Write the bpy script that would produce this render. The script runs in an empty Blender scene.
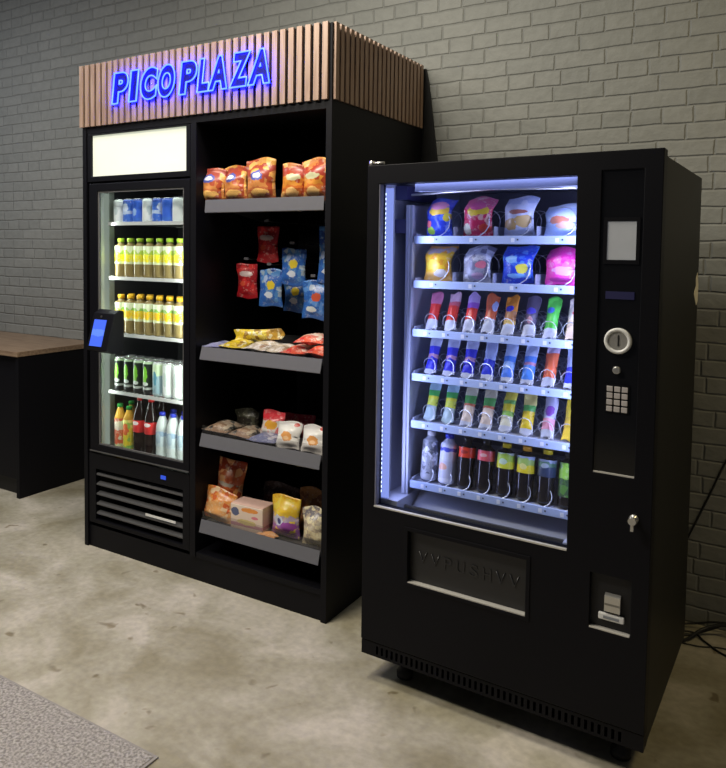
import bpy, math, random
from mathutils import Vector, Matrix
# ------------------------------------------------------------------ camera, light, exposure
S = bpy.context.scene
COL = S.collection
YAW, PITCH, ROLL, FPX = -0.57598, -0.05361, 0.01057, 748.44
CAM = Vector((1.2500, -2.3037, 1.5402))
cam_d = bpy.data.cameras.new('camera'); cam = bpy.data.objects.new('camera', cam_d); COL.objects.link(cam)
cyw, syw, cp, sp = math.cos(YAW), math.sin(YAW), math.cos(PITCH), math.sin(PITCH)
fw = Vector((syw*cp, cyw*cp, sp)); rt = Vector((cyw, -syw, 0)); up = rt.cross(fw)
cr, sr = math.cos(ROLL), math.sin(ROLL)
r2 = rt*cr + up*sr; u2 = up*cr - rt*sr
cam.matrix_world = Matrix(((r2.x, u2.x, -fw.x, CAM.x), (r2.y, u2.y, -fw.y, CAM.y), (r2.z, u2.z, -fw.z, CAM.z), (0, 0, 0, 1)))
cam_d.sensor_fit = 'HORIZONTAL'; cam_d.sensor_width = 36.0; cam_d.lens = FPX*36.0/726
cam_d.shift_x = (363-306.99)/726; cam_d.shift_y = (289.01-384)/726
cam_d.clip_start = 0.05
S.camera = cam
S.view_settings.view_transform = 'Standard'; S.view_settings.look = 'None'
S.view_settings.gamma = 1; S.view_settings.use_curve_mapping = False
S.view_settings.exposure = 0.0
w = bpy.data.worlds.new('world'); S.world = w; w.use_nodes = True
w.node_tree.nodes['Background'].inputs[0].default_value = (0.8, 0.85, 1.0, 1)
w.node_tree.nodes['Background'].inputs[1].default_value = 0.045

def area(name, loc, target, sx, sy, power, col, spread=math.pi, parent=None):
    d = bpy.data.lights.new(name, 'AREA'); d.shape = 'RECTANGLE'; d.size = sx; d.size_y = sy
    d.energy = power; d.color = col; d.spread = spread
    o = bpy.data.objects.new(name, d); COL.objects.link(o)
    o.location = loc
    o.rotation_euler = (Vector(target)-Vector(loc)).to_track_quat('-Z', 'Y').to_euler()
    if parent: o.parent = parent
    return o
area('ceiling_lamp_left', (-1.3, -1.5, 3.3), (-1.3, -1.2, 0), 1.4, 0.5, 86, (1.0, 0.92, 0.79))
area('ceiling_lamp_centre', (-0.50, -0.35, 3.3), (0.2, 0.3, 0), 0.5, 0.45, 34, (1.0, 0.94, 0.80))
area('warm_fill_right', (2.3, 0.0, 3.3), (1.6, 0.2, 0), 0.8, 0.5, 17, (1.0, 0.80, 0.42))  # unseen warm fill added to brighten the floor right of the machine
area('ceiling_lamp_far_left', (-3.6, -0.6, 3.3), (-3.6, 0, 0), 1.2, 0.5, 30, (0.86, 0.90, 1.0))

# ------------------------------------------------------------------ materials
MATS = {}
def newmat(name):
    m = bpy.data.materials.new(name); m.use_nodes = True
    return m, m.node_tree.nodes, m.node_tree.links, m.node_tree.nodes['Principled BSDF']
def pset(b, col=None, rough=None, metal=None, spec=None, emit=None, es=None, alpha=None, coat=None):
    if col is not None: b.inputs['Base Color'].default_value = (*col, 1)
    if rough is not None: b.inputs['Roughness'].default_value = rough
    if metal is not None: b.inputs['Metallic'].default_value = metal
    if spec is not None: b.inputs['Specular IOR Level'].default_value = spec
    if emit is not None: b.inputs['Emission Color'].default_value = (*emit, 1); b.inputs['Emission Strength'].default_value = es
    if alpha is not None: b.inputs['Alpha'].default_value = alpha
    if coat is not None: b.inputs['Coat Weight'].default_value = coat
def plain(name, col, rough=.5, metal=0, spec=.5, emit=None, es=0, alpha=None, var=.08, scale=30, bump=0):
    """procedural material: a base colour with a little noise in it"""
    if name in MATS: return MATS[name]
    m, N, L, b = newmat(name); pset(b, col, rough, metal, spec, emit, es, alpha)
    tc = N.new('ShaderNodeTexCoord'); nz = N.new('ShaderNodeTexNoise'); nz.inputs['Scale'].default_value = scale; nz.inputs['Detail'].default_value = 4
    L.new(tc.outputs['Object'], nz.inputs['Vector'])
    mr = N.new('ShaderNodeMapRange'); mr.inputs['To Min'].default_value = 1-var; mr.inputs['To Max'].default_value = 1+var
    L.new(nz.outputs['Fac'], mr.inputs['Value'])
    vm = N.new('ShaderNodeVectorMath'); vm.operation = 'SCALE'; vm.inputs[0].default_value = col
    L.new(mr.outputs[0], vm.inputs['Scale']); L.new(vm.outputs[0], b.inputs['Base Color'])
    if bump:
        bp = N.new('ShaderNodeBump'); bp.inputs['Strength'].default_value = bump; bp.inputs['Distance'].default_value = .002
        L.new(nz.outputs['Fac'], bp.inputs['Height']); L.new(bp.outputs[0], b.inputs['Normal'])
    MATS[name] = m; return m
def clear(name, tint=(1, 1, 1), refl=.06):
    """clear sheet of glass or acrylic: see-through with a fresnel reflection"""
    if name in MATS: return MATS[name]
    m = bpy.data.materials.new(name); m.use_nodes = True; N, L = m.node_tree.nodes, m.node_tree.links
    for n in list(N):
        if n.type == 'BSDF_PRINCIPLED': N.remove(n)
    out = [n for n in N if n.type == 'OUTPUT_MATERIAL'][0]
    t = N.new('ShaderNodeBsdfTransparent'); t.inputs[0].default_value = (*tint, 1)
    g = N.new('ShaderNodeBsdfGlossy'); g.inputs['Roughness'].default_value = .03
    f = N.new('ShaderNodeFresnel'); f.inputs[0].default_value = 1.35
    a = N.new('ShaderNodeMath'); a.operation = 'ADD'; a.inputs[1].default_value = refl-.03; a.use_clamp = True
    mx = N.new('ShaderNodeMixShader')
    geo = N.new('ShaderNodeNewGeometry'); inv = N.new('ShaderNodeMath'); inv.operation = 'SUBTRACT'; inv.inputs[0].default_value = 1
    L.new(geo.outputs['Backfacing'], inv.inputs[1]); fm = N.new('ShaderNodeMath'); fm.operation = 'MULTIPLY'
    L.new(f.outputs[0], a.inputs[0]); L.new(a.outputs[0], fm.inputs[0]); L.new(inv.outputs[0], fm.inputs[1]); L.new(fm.outputs[0], mx.inputs[0]); L.new(t.outputs[0], mx.inputs[1]); L.new(g.outputs[0], mx.inputs[2]); L.new(mx.outputs[0], out.inputs[0])
    MATS[name] = m; return m
def emis(name, col, s):
    if name in MATS: return MATS[name]
    m, N, L, b = newmat(name); pset(b, (0.02, 0.02, 0.02), .4, emit=col, es=s); MATS[name] = m; return m

def printed(name, h, bands, blobs=(), speck=None, rough=.32, metal=0.0, wob=.06, nscale=42, vscale=45):
    """printed packaging. bands: (start 0..1, colour) up the height h; blobs: (x, z, rx, rz, colour) in metres; speck: (colour, share)"""
    if name in MATS: return MATS[name]
    m, N, L, b = newmat(name); pset(b, (1, 1, 1), rough, metal)
    def math_(op, a, c=None, clamp=False):
        n = N.new('ShaderNodeMath'); n.operation = op; n.use_clamp = clamp
        for i, v in enumerate((a, c)):
            if v is None: continue
            if isinstance(v, (int, float)): n.inputs[i].default_value = v
            else: L.new(v, n.inputs[i])
        return n.outputs[0]
    tc = N.new('ShaderNodeTexCoord'); sx = N.new('ShaderNodeSeparateXYZ'); L.new(tc.outputs['Object'], sx.inputs[0])
    nz = N.new('ShaderNodeTexNoise'); nz.inputs['Scale'].default_value = nscale; nz.inputs['Detail'].default_value = 2
    L.new(tc.outputs['Object'], nz.inputs['Vector'])
    n0 = math_('SUBTRACT', nz.outputs['Fac'], .5)
    v = math_('ADD', math_('DIVIDE', sx.outputs[2], h), math_('MULTIPLY', n0, wob*2))
    rp = N.new('ShaderNodeValToRGB'); rp.color_ramp.interpolation = 'CONSTANT'; el = rp.color_ramp.elements
    el[0].position = 0; el[0].color = (*bands[0][1], 1)
    el.remove(el[1])
    for p, c in bands[1:]:
        e = el.new(p); e.color = (*c, 1)
    L.new(v, rp.inputs[0]); cur = rp.outputs[0]
    def mix(fac, cur, col):
        mx = N.new('ShaderNodeMix'); mx.data_type = 'RGBA'
        L.new(fac, mx.inputs[0]); L.new(cur, mx.inputs[6]); mx.inputs[7].default_value = (*col, 1)
        return mx.outputs[2]
    if speck:
        vo = N.new('ShaderNodeTexVoronoi'); vo.inputs['Scale'].default_value = vscale; L.new(tc.outputs['Object'], vo.inputs['Vector'])
        sc = N.new('ShaderNodeSeparateColor'); L.new(vo.outputs['Color'], sc.inputs[0])
        for i, (c, share) in enumerate(speck):
            cur = mix(math_('GREATER_THAN', sc.outputs[i % 3], 1-share), cur, c)
        v2 = N.new('ShaderNodeTexVoronoi'); v2.inputs['Scale'].default_value = vscale*3; L.new(tc.outputs['Object'], v2.inputs['Vector'])
        s2 = N.new('ShaderNodeSeparateColor'); L.new(v2.outputs['Color'], s2.inputs[0])
        cur = mix(math_('MULTIPLY', math_('GREATER_THAN', s2.outputs[0], .84), .45), cur, speck[0][0])
        cur = mix(math_('MULTIPLY', math_('GREATER_THAN', s2.outputs[1], .92), .25), cur, (.7, .66, .6))
    for (bx, bz, rx, rz, c) in blobs:
        dx = math_('DIVIDE', math_('SUBTRACT', sx.outputs[0], bx), rx); dz = math_('DIVIDE', math_('SUBTRACT', sx.outputs[2], bz), rz)
        d = math_('ADD', math_('MULTIPLY', dx, dx), math_('MULTIPLY', dz, dz)); d = math_('ADD', d, math_('MULTIPLY', n0, 2.2))
        cur = mix(math_('LESS_THAN', d, 1.0), cur, c)
    L.new(cur, b.inputs['Base Color'])
    MATS[name] = m; return m

BLACK = plain('black_laminate', (.0045, .0045, .0065), .5, spec=.15, var=.15, scale=60)
BLACKP = plain('black_powder_coat', (.0042, .0042, .0062), .48, spec=.15, var=.15, scale=200)
BODYP = plain('black_side_coat', (.012, .012, .010), .5, spec=.25, var=.15, scale=160)
DEEP = plain('deep_black', (.004, .004, .005), .6, var=.2)
GLOSSB = plain('glossy_black_panel', (.006, .006, .007), .12, var=.1)
GREYM = plain('grey_shelf_metal', (.05, .05, .053), .45, var=.06)
STRIP = plain('grey_ticket_strip', (.125, .125, .14), .4, var=.06)
CHROME = plain('brushed_steel', (.62, .61, .58), .32, metal=.85, var=.06)
LEDGE_LIT = plain('black_ledge_lit_tone', (.62, .60, .55), .4, metal=.3, var=.05)  # pale tone imitates ceiling light caught on the black machine ledges
COILM = plain('coil_wire', (.66, .68, .74), .3, metal=.7, var=.04)
LAV = plain('machine_grey_enamel', (.44, .46, .56), .45, var=.04)
LINER = plain('liner_back_shaded', (.24, .24, .30), .5, var=.08)  # shadow behind the products is put into this darker grey
LIPM = plain('tray_lip_enamel', (.44, .54, .80), .4, var=.03)
WHITEP = plain('white_plastic', (.75, .75, .73), .4, var=.04)
ALU = plain('can_aluminium', (.72, .73, .75), .25, metal=.8, var=.03)
GLASS = clear('clear_glass', (.93, .95, .97), .035)
ACRYL = clear('clear_acrylic', (.86, .85, .85), .09)

# ------------------------------------------------------------------ mesh helpers
class MB:
    def __init__(s): s.v = []; s.f = []; s.m = []; s.sm = []
    def add(s, vs, fs, mi=0, smooth=False):
        o = len(s.v); s.v += [tuple(p) for p in vs]
        for f in fs: s.f.append([i+o for i in f]); s.m.append(mi); s.sm.append(smooth)
        return s
    def box(s, x0, x1, y0, y1, z0, z1, mi=0):
        return s.add([(x0,y0,z0),(x1,y0,z0),(x1,y1,z0),(x0,y1,z0),(x0,y0,z1),(x1,y0,z1),(x1,y1,z1),(x0,y1,z1)],
                     [(0,3,2,1),(4,5,6,7),(0,1,5,4),(1,2,6,5),(2,3,7,6),(3,0,4,7)], mi)
    def prism(s, poly, axis, a, b, mi=0):
        """poly of 2-D points extruded along an axis ('x': (y,z), 'y': (x,z), 'z': (x,y))"""
        def P(p, t): return {'x': (t, p[0], p[1]), 'y': (p[0], t, p[1]), 'z': (p[0], p[1], t)}[axis]
        n = len(poly); vs = [P(p, a) for p in poly]+[P(p, b) for p in poly]
        return s.add(vs, [tuple(range(n))[::-1], tuple(range(n, 2*n))]+[(i, (i+1) % n, n+(i+1) % n, n+i) for i in range(n)], mi)
    def lathe(s, prof, n=20, mi=0, c=(0, 0, 0), axis='z', cap=True):
        vs = []
        for r, h in prof:
            for k in range(n):
                a = 2*math.pi*k/n; x, y = r*math.cos(a), r*math.sin(a)
                p = {'z': (x, y, h), 'y': (x, h, y), 'x': (h, x, y)}[axis]
                vs.append((p[0]+c[0], p[1]+c[1], p[2]+c[2]))
        fs = []
        for j in range(len(prof)-1):
            for k in range(n): fs.append((j*n+k, j*n+(k+1) % n, (j+1)*n+(k+1) % n, (j+1)*n+k))
        s.add(vs, fs, mi, True)
        if cap:
            o = len(s.v)-len(vs)
            s.f.append([o+k for k in range(n)][::-1]); s.m.append(mi); s.sm.append(False)
            s.f.append([o+(len(prof)-1)*n+k for k in range(n)]); s.m.append(mi); s.sm.append(False)
        return s
    def tube(s, pts, r, n=8, mi=0):
        pts = [Vector(p) for p in pts]; vs = []; prev = None
        for i, p in enumerate(pts):
            t = (pts[min(i+1, len(pts)-1)]-pts[max(i-1, 0)]).normalized()
            if prev is None: a = t.orthogonal().normalized()
            else:
                a = prev-t*prev.dot(t)
                a = a.normalized() if a.length > 1e-6 else t.orthogonal().normalized()
            prev = a; b = t.cross(a)
            for k in range(n):
                q = 2*math.pi*k/n; vs.append(p+a*(r*math.cos(q))+b*(r*math.sin(q)))
        m = len(pts); fs = [(j*n+k, j*n+(k+1) % n, (j+1)*n+(k+1) % n, (j+1)*n+k) for j in range(m-1) for k in range(n)]
        fs += [tuple(range(n))[::-1], tuple((m-1)*n+k for k in range(n))]
        return s.add(vs, fs, mi, True)
    def plate(s, x0, x1, z0, z1, y0, y1, holes, mi=0):
        """a plate in the x-z plane with rectangular through holes (hx0, hx1, hz0, hz1)"""
        R = lambda a: round(a, 5)
        xs = sorted({R(x0), R(x1)} | {R(h[i]) for h in holes for i in (0, 1)}); zs = sorted({R(z0), R(z1)} | {R(h[i]) for h in holes for i in (2, 3)})
        nx, nz = len(xs)-1, len(zs)-1
        def solid(i, j):
            if i < 0 or j < 0 or i >= nx or j >= nz: return False
            cx, cz = (xs[i]+xs[i+1])/2, (zs[j]+zs[j+1])/2
            return not any(h[0] < cx < h[1] and h[2] < cz < h[3] for h in holes)
        idx = {}; vs = []
        def V(i, j, k):
            if (i, j, k) not in idx: idx[(i, j, k)] = len(vs); vs.append((xs[i], (y0, y1)[k], zs[j]))
            return idx[(i, j, k)]
        fs = []
        for i in range(nx):
            for j in range(nz):
                if not solid(i, j): continue
                fs.append((V(i,j,0), V(i+1,j,0), V(i+1,j+1,0), V(i,j+1,0))); fs.append((V(i,j,1), V(i,j+1,1), V(i+1,j+1,1), V(i+1,j,1)))
                if not solid(i-1, j): fs.append((V(i,j,0), V(i,j+1,0), V(i,j+1,1), V(i,j,1)))
                if not solid(i+1, j): fs.append((V(i+1,j,0), V(i+1,j,1), V(i+1,j+1,1), V(i+1,j+1,0)))
                if not solid(i, j-1): fs.append((V(i,j,0), V(i,j,1), V(i+1,j,1), V(i+1,j,0)))
                if not solid(i, j+1): fs.append((V(i,j+1,0), V(i+1,j+1,0), V(i+1,j+1,1), V(i,j+1,1)))
        return s.add(vs, fs, mi)
    def mesh(s, name, mats):
        me = bpy.data.meshes.new(name); me.from_pydata(s.v, [], s.f)
        for m in (mats if isinstance(mats, (list, tuple)) else [mats]): me.materials.append(m)
        me.polygons.foreach_set('material_index', s.m); me.polygons.foreach_set('use_smooth', s.sm)
        me.update(); return me
    def build(s, name, mats, parent=None, bevel=0, loc=None):
        o = bpy.data.objects.new(name, s.mesh(name, mats)); COL.objects.link(o)
        if parent: o.parent = parent
        if loc: o.location = loc
        if bevel:
            b = o.modifiers.new('bevel', 'BEVEL'); b.width = bevel; b.segments = 2; b.limit_method = 'ANGLE'; b.angle_limit = 1.0
        return o
def tag(o, label, cat, group=None):
    o['label'] = label; o['category'] = cat
    if group: o['group'] = group
    return o
def thing(name, label, cat, loc=(0, 0, 0), rz=0, group=None):
    o = bpy.data.objects.new(name, None); COL.objects.link(o); o.location = loc; o.rotation_euler = (0, 0, rz); o.empty_display_size = .05
    return tag(o, label, cat, group)
def dup(root, loc, rz, label, group=None):
    r = root.copy(); COL.objects.link(r); r.location = loc; r.rotation_euler = (root.rotation_euler[0], root.rotation_euler[1], rz)
    r['label'] = label
    if group: r['group'] = group
    for ch in list(root.children):
        c = ch.copy(); COL.objects.link(c); c.parent = r
        for g in list(ch.children):
            d = g.copy(); COL.objects.link(d); d.parent = c
    return r
def struct(o): o['kind'] = 'structure'; return o
def text_mesh(ch, outline=0, offset=0, extrude=0):
    cu = bpy.data.curves.new('glyph', 'FONT'); cu.body = ch; cu.offset = offset
    if outline: cu.fill_mode = 'NONE'; cu.bevel_depth = outline; cu.bevel_resolution = 2
    cu.extrude = extrude
    to = bpy.data.objects.new('glyph', cu); COL.objects.link(to)
    dg = bpy.context.evaluated_depsgraph_get(); me = bpy.data.meshes.new_from_object(to.evaluated_get(dg))
    bpy.data.objects.remove(to); bpy.data.curves.remove(cu)
    return me
def fit_text(me, x0, x1, z0, z1, y, tx=None, shear=0, margin=0):
    """scale a glyph mesh (drawn in x-y) into a box in the x-z plane, facing -y"""
    xs = [v.co.x for v in me.vertices]; ys = [v.co.y for v in me.vertices]
    ax, bx, ay, by = min(xs), max(xs), min(ys), max(ys)
    w_, h_ = x1-x0, z1-z0
    for v in me.vertices:
        u = (v.co.x-ax)/max(bx-ax, 1e-6); t = (v.co.y-ay)/max(by-ay, 1e-6); d = v.co.z
        v.co = (x0+u*(w_-shear*h_)+shear*t*h_, y-d, z0+t*h_)

# ------------------------------------------------------------------ setting: wall and floor
WY = 1.130
def wall_material():
    m, N, L, b = newmat('painted_brick'); pset(b, (.3, .3, .28), .62, spec=.3)
    tc = N.new('ShaderNodeTexCoord'); sx = N.new('ShaderNodeSeparateXYZ'); L.new(tc.outputs['Object'], sx.inputs[0])
    cx = N.new('ShaderNodeCombineXYZ'); L.new(sx.outputs[0], cx.inputs[0]); L.new(sx.outputs[2], cx.inputs[1])
    nd = N.new('ShaderNodeTexNoise'); nd.inputs['Scale'].default_value = 9; nd.inputs['Detail'].default_value = 3; L.new(cx.outputs[0], nd.inputs['Vector'])
    s1 = N.new('ShaderNodeVectorMath'); s1.operation = 'SUBTRACT'; s1.inputs[1].default_value = (.5, .5, .5); L.new(nd.outputs['Color'], s1.inputs[0])
    s2 = N.new('ShaderNodeVectorMath'); s2.operation = 'SCALE'; s2.inputs['Scale'].default_value = .011; L.new(s1.outputs[0], s2.inputs[0])
    s3 = N.new('ShaderNodeVectorMath'); s3.operation = 'ADD'; L.new(cx.outputs[0], s3.inputs[0]); L.new(s2.outputs[0], s3.inputs[1])
    br = N.new('ShaderNodeTexBrick'); br.offset = .5; br.offset_frequency = 2; br.squash = .55; br.squash_frequency = 3
    for k, v in dict(Scale=1, **{'Mortar Size': .0075, 'Mortar Smooth': 1.0, 'Brick Width': .215, 'Row Height': .069, 'Bias': 0}).items(): br.inputs[k].default_value = v
    br.inputs['Color1'].default_value = (.225, .230, .215, 1); br.inputs['Color2'].default_value = (.255, .258, .240, 1); br.inputs['Mortar'].default_value = (.215, .218, .204, 1)
    L.new(s3.outputs[0], br.inputs['Vector'])
    n2 = N.new('ShaderNodeTexNoise'); n2.inputs['Scale'].default_value = 22; n2.inputs['Detail'].default_value = 6; L.new(cx.outputs[0], n2.inputs['Vector'])
    mr = N.new('ShaderNodeMapRange'); mr.inputs['To Min'].default_value = .86; mr.inputs['To Max'].default_value = 1.14; L.new(n2.outputs['Fac'], mr.inputs['Value'])
    vm = N.new('ShaderNodeVectorMath'); vm.operation = 'SCALE'; L.new(br.outputs['Color'], vm.inputs[0]); L.new(mr.outputs[0], vm.inputs['Scale'])
    L.new(vm.outputs[0], b.inputs['Base Color'])
    h1 = N.new('ShaderNodeMath'); h1.operation = 'MULTIPLY'; h1.inputs[1].default_value = -1.0; L.new(br.outputs['Fac'], h1.inputs[0])
    h2 = N.new('ShaderNodeMath'); h2.operation = 'MULTIPLY_ADD'; h2.inputs[1].default_value = 1.1; L.new(n2.outputs['Fac'], h2.inputs[0]); L.new(h1.outputs[0], h2.inputs[2])
    bp = N.new('ShaderNodeBump'); bp.inputs['Strength'].default_value = .75; bp.inputs['Distance'].default_value = .006
    L.new(h2.outputs[0], bp.inputs['Height']); L.new(bp.outputs[0], b.inputs['Normal'])
    return m
def floor_material():
    m, N, L, b = newmat('worn_concrete'); pset(b, (.4, .38, .32), .5, spec=.35)
    tc = N.new('ShaderNodeTexCoord')
    def noise(sc, det, dist=0):
        n = N.new('ShaderNodeTexNoise'); n.inputs['Scale'].default_value = sc; n.inputs['Detail'].default_value = det; n.inputs['Distortion'].default_value = dist
        L.new(tc.outputs['Object'], n.inputs['Vector']); return n.outputs['Fac']
    r1 = N.new('ShaderNodeValToRGB'); e = r1.color_ramp.elements
    e[0].position = .34; e[0].color = (.28, .25, .17, 1); e[1].position = .66; e[1].color = (.52, .475, .40, 1)
    e2 = r1.color_ramp.elements.new(.5); e2.color = (.38, .35, .27, 1)
    L.new(noise(2.6, 8, .8), r1.inputs[0])
    r2_ = N.new('ShaderNodeValToRGB'); e = r2_.color_ramp.elements
    e[0].position = .68; e[0].color = (1, 1, 1, 1); e[1].position = .75; e[1].color = (.55, .50, .42, 1)
    L.new(noise(11, 2, .4), r2_.inputs[0])
    r3 = N.new('ShaderNodeValToRGB'); e = r3.color_ramp.elements
    e[0].position = .3; e[0].color = (.86, .86, .86, 1); e[1].position = .7; e[1].color = (1.1, 1.1, 1.1, 1)
    L.new(noise(34, 6), r3.inputs[0])
    def mul(a, c):
        x = N.new('ShaderNodeMix'); x.data_type = 'RGBA'; x.blend_type = 'MULTIPLY'; x.inputs[0].default_value = 1; L.new(a, x.inputs[6]); L.new(c, x.inputs[7]); return x.outputs[2]
    L.new(mul(mul(r1.outputs[0], r2_.outputs[0]), r3.outputs[0]), b.inputs['Base Color'])
    rr = N.new('ShaderNodeMapRange'); rr.inputs['To Min'].default_value = .35; rr.inputs['To Max'].default_value = .65; L.new(noise(5, 4), rr.inputs['Value']); L.new(rr.outputs[0], b.inputs['Roughness'])
    bp = N.new('ShaderNodeBump'); bp.inputs['Strength'].default_value = .12; bp.inputs['Distance'].default_value = .003
    L.new(noise(40, 6), bp.inputs['Height']); L.new(bp.outputs[0], b.inputs['Normal'])
    return m
struct(MB().box(-6, 3.2, -4, WY+.2, -.1, 0).build('floor', floor_material()))
struct(MB().box(-6, 3.2, WY, WY+.2, 0, 3.6).build('wall_back', wall_material()))

# rug in the lower left corner
def rug_material():
    m, N, L, b = newmat('speckled_pile'); pset(b, (.3, .3, .3), .95, spec=.1)
    tc = N.new('ShaderNodeTexCoord'); n1 = N.new('ShaderNodeTexNoise'); n1.inputs['Scale'].default_value = 105; n1.inputs['Detail'].default_value = 3
    L.new(tc.outputs['Object'], n1.inputs['Vector'])
    r = N.new('ShaderNodeValToRGB'); e = r.color_ramp.elements; e[0].position = .36; e[0].color = (.20, .185, .17, 1); e[1].position = .66; e[1].color = (.44, .41, .38, 1)
    L.new(n1.outputs['Fac'], r.inputs[0]); L.new(r.outputs[0], b.inputs['Base Color'])
    bp = N.new('ShaderNodeBump'); bp.inputs['Strength'].default_value = .75; bp.inputs['Distance'].default_value = .006; L.new(n1.outputs['Fac'], bp.inputs['Height']); L.new(bp.outputs[0], b.inputs['Normal'])
    return m
rg = thing('rug', 'mottled grey short pile rug at the lower left on the concrete floor', 'rug', (-1.6, -1.9, 0))
MB().box(-1.3, 1.29, -1.2, 1.18, .0005, .009).build('pile', rug_material(), rg, bevel=.003)
MB().box(-1.31, 1.30, -1.21, 1.188, .0002, .006).build('border', plain('rug_binding', (.28, .26, .24), .9, scale=120), rg)

# ------------------------------------------------------------------ counter at the left
CX, CY = -2.647, 0.4975
def wood_material(name, c1, c2, c3, sc=(1, 14, 14), scale=5):
    m, N, L, b = newmat(name); pset(b, c1, .45)
    tc = N.new('ShaderNodeTexCoord'); mp = N.new('ShaderNodeMapping'); mp.inputs['Scale'].default_value = sc; L.new(tc.outputs['Object'], mp.inputs[0])
    n = N.new('ShaderNodeTexNoise'); n.inputs['Scale'].default_value = scale; n.inputs['Detail'].default_value = 6; n.inputs['Distortion'].default_value = .6; L.new(mp.outputs[0], n.inputs['Vector'])
    r = N.new('ShaderNodeValToRGB'); e = r.color_ramp.elements; e[0].position = .3; e[0].color = (*c1, 1); e[1].position = .7; e[1].color = (*c3, 1); x = e.new(.5); x.color = (*c2, 1)
    L.new(n.outputs['Fac'], r.inputs[0]); L.new(r.outputs[0], b.inputs['Base Color'])
    return m
OAKTOP = wood_material('worktop_wood', (.17, .11, .068), (.25, .17, .11), (.33, .235, .155))
bc = thing('base_cabinet', 'black base cabinet under the brown wooden worktop at the left', 'cabinet', (CX-.6, CY, 0))
MB().box(.57, .60, .012, .628, 0, .869).build('side_panel', BLACK, bc, bevel=.001)
MB().box(-.62, .57, .06, .60, .10, .869).build('carcass', BLACK, bc)
MB().box(-.62, .57, .07, .09, 0, .10).build('plinth', DEEP, bc)
for i in range(2): MB().box(-.60+i*.585, -.60+i*.585+.58, .035, .058, .105, .862).build('door', BLACKP, bc, bevel=.0015)
wt = MB().box(-.64, .605, 0, .63, .87, .901).build('worktop', OAKTOP, bevel=.002, loc=(CX-.6, CY, 0)); tag(wt, 'brown wooden worktop on the black base cabinet against the brick wall', 'worktop')

# ------------------------------------------------------------------ display cabinet with slatted header
F = .2615; CB = 1.112
cab = thing('display_cabinet', 'tall black display cabinet with a slatted wooden header, shelves and a cooler bay', 'cabinet', (0, 0, 0))
for x0, x1 in ((-1.771, -1.745), (-.334, -.3066)): MB().box(x0, x1, F, CB, 0, 2.134).build('side_panel', BLACK, cab, bevel=.001)
MB().box(-1.051, -1.017, F, CB-.02, .112, 2.10).build('divider_panel', BLACK, cab, bevel=.001)
MB().box(-1.7445, -.3345, CB-.018, CB, .112, 2.10).build('back_panel', BLACK, cab)
MB().box(-1.7445, -.3345, F+.004, CB, 2.101, 2.134).build('top_panel', BLACK, cab)
MB().box(-1.7445, -.3345, F+.012, F+.03, 0, .110).build('plinth', BLACK, cab)
MB().box(-1.0165, -.3345, F+.004, CB-.02, .112, .135).build('floor_panel', BLACK, cab)
# header: backing box + slats
SLAT = wood_material('slat_wood', (.26, .165, .115), (.34, .225, .165), (.40, .28, .215), sc=(18, 18, 1.2), scale=4)
fas = MB(); HX0, HX1, HY0, HY1, HZ0, HZ1 = -1.782, -.2975, .2508, 1.116, 2.1345, 2.438
fas.box(HX0+.012, HX1-.012, HY0+.012, HY0+.028, HZ0, HZ1-.004); fas.box(HX1-.028, HX1-.012, HY0+.028, HY1, HZ0, HZ1-.004)
fas.box(HX0+.012, HX0+.028, HY0+.028, HY1, HZ0, HZ1-.004); fas.box(HX0+.028, HX1-.028, HY1-.016, HY1, HZ0, HZ1-.004)
fas.build('header_box', BLACK, cab)
sl = MB(); pitch = .0409; n = 36
for i in range(n):
    x = HX0+.001+i*pitch; sl.box(x, x+.026, HY0, HY0+.0125, HZ0, HZ1)
sl.build('front_slats', SLAT, cab, bevel=.001)
sl = MB()
y = HY0+.022
while y+.026 < HY1: sl.box(HX1-.0125, HX1, y, y+.026, HZ0, HZ1); y += .0402
sl.build('side_slats', SLAT, cab, bevel=.001)
sl = MB(); y = HY0+.022
while y+.026 < HY1: sl.box(HX0, HX0+.0125, y, y+.026, HZ0, HZ1); y += .0402
sl.build('side_slats', SLAT, cab, bevel=.001)
# shelves of the right bay: tray, ticket strip, clear riser
def shelf(zt, tilt=.012, xl=-.986, depth=.46):
    x0, x1 = xl-.004, -.339
    m = MB(); m.box(x0, x1, F+.012, F+depth, zt-.022, zt-.012); m.box(x0, x1, F+depth-.01, F+depth, zt-.012, zt+.03)
    s_ = m.build('shelf', GREYM, cab)
    q = MB(); xx0, xx1 = xl, x1-.004
    q.prism([(F+.003-tilt, zt-.050), (F+.007-tilt, zt-.053), (F+.012, zt+.002), (F+.008, zt+.006)], 'x', xx0, xx1); q.build('ticket_strip', STRIP, s_)
    q = MB(); q.box(xx0, xx1, F+.0135, F+.0165, zt-.010, zt+.042); q.build('clear_riser', ACRYL, s_)
    for x in (x0+.03, x1-.05): MB().prism([(F+.05, zt-.023), (F+depth, zt-.023), (F+depth, zt-.09)], 'x', x, x+.004).build('bracket', GREYM, s_)
T1, T2, T3, T4 = 1.748, 1.087, .690, .291
shelf(T1, 0, -.968)
for z in (T2, T3, T4): shelf(z)
HOOKY = .50
def hook(x, z, y0=HOOKY):
    m = MB(); m.tube([(x, CB-.019, z+.012), (x, y0+.02, z+.012), (x, y0-.01, z+.018)], .0022); m.box(x-.012, x+.012, y0-.013, y0-.010, z+.010, z+.022, 1); m.build('peg_hook', [CHROME, STRIP], cab)

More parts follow.
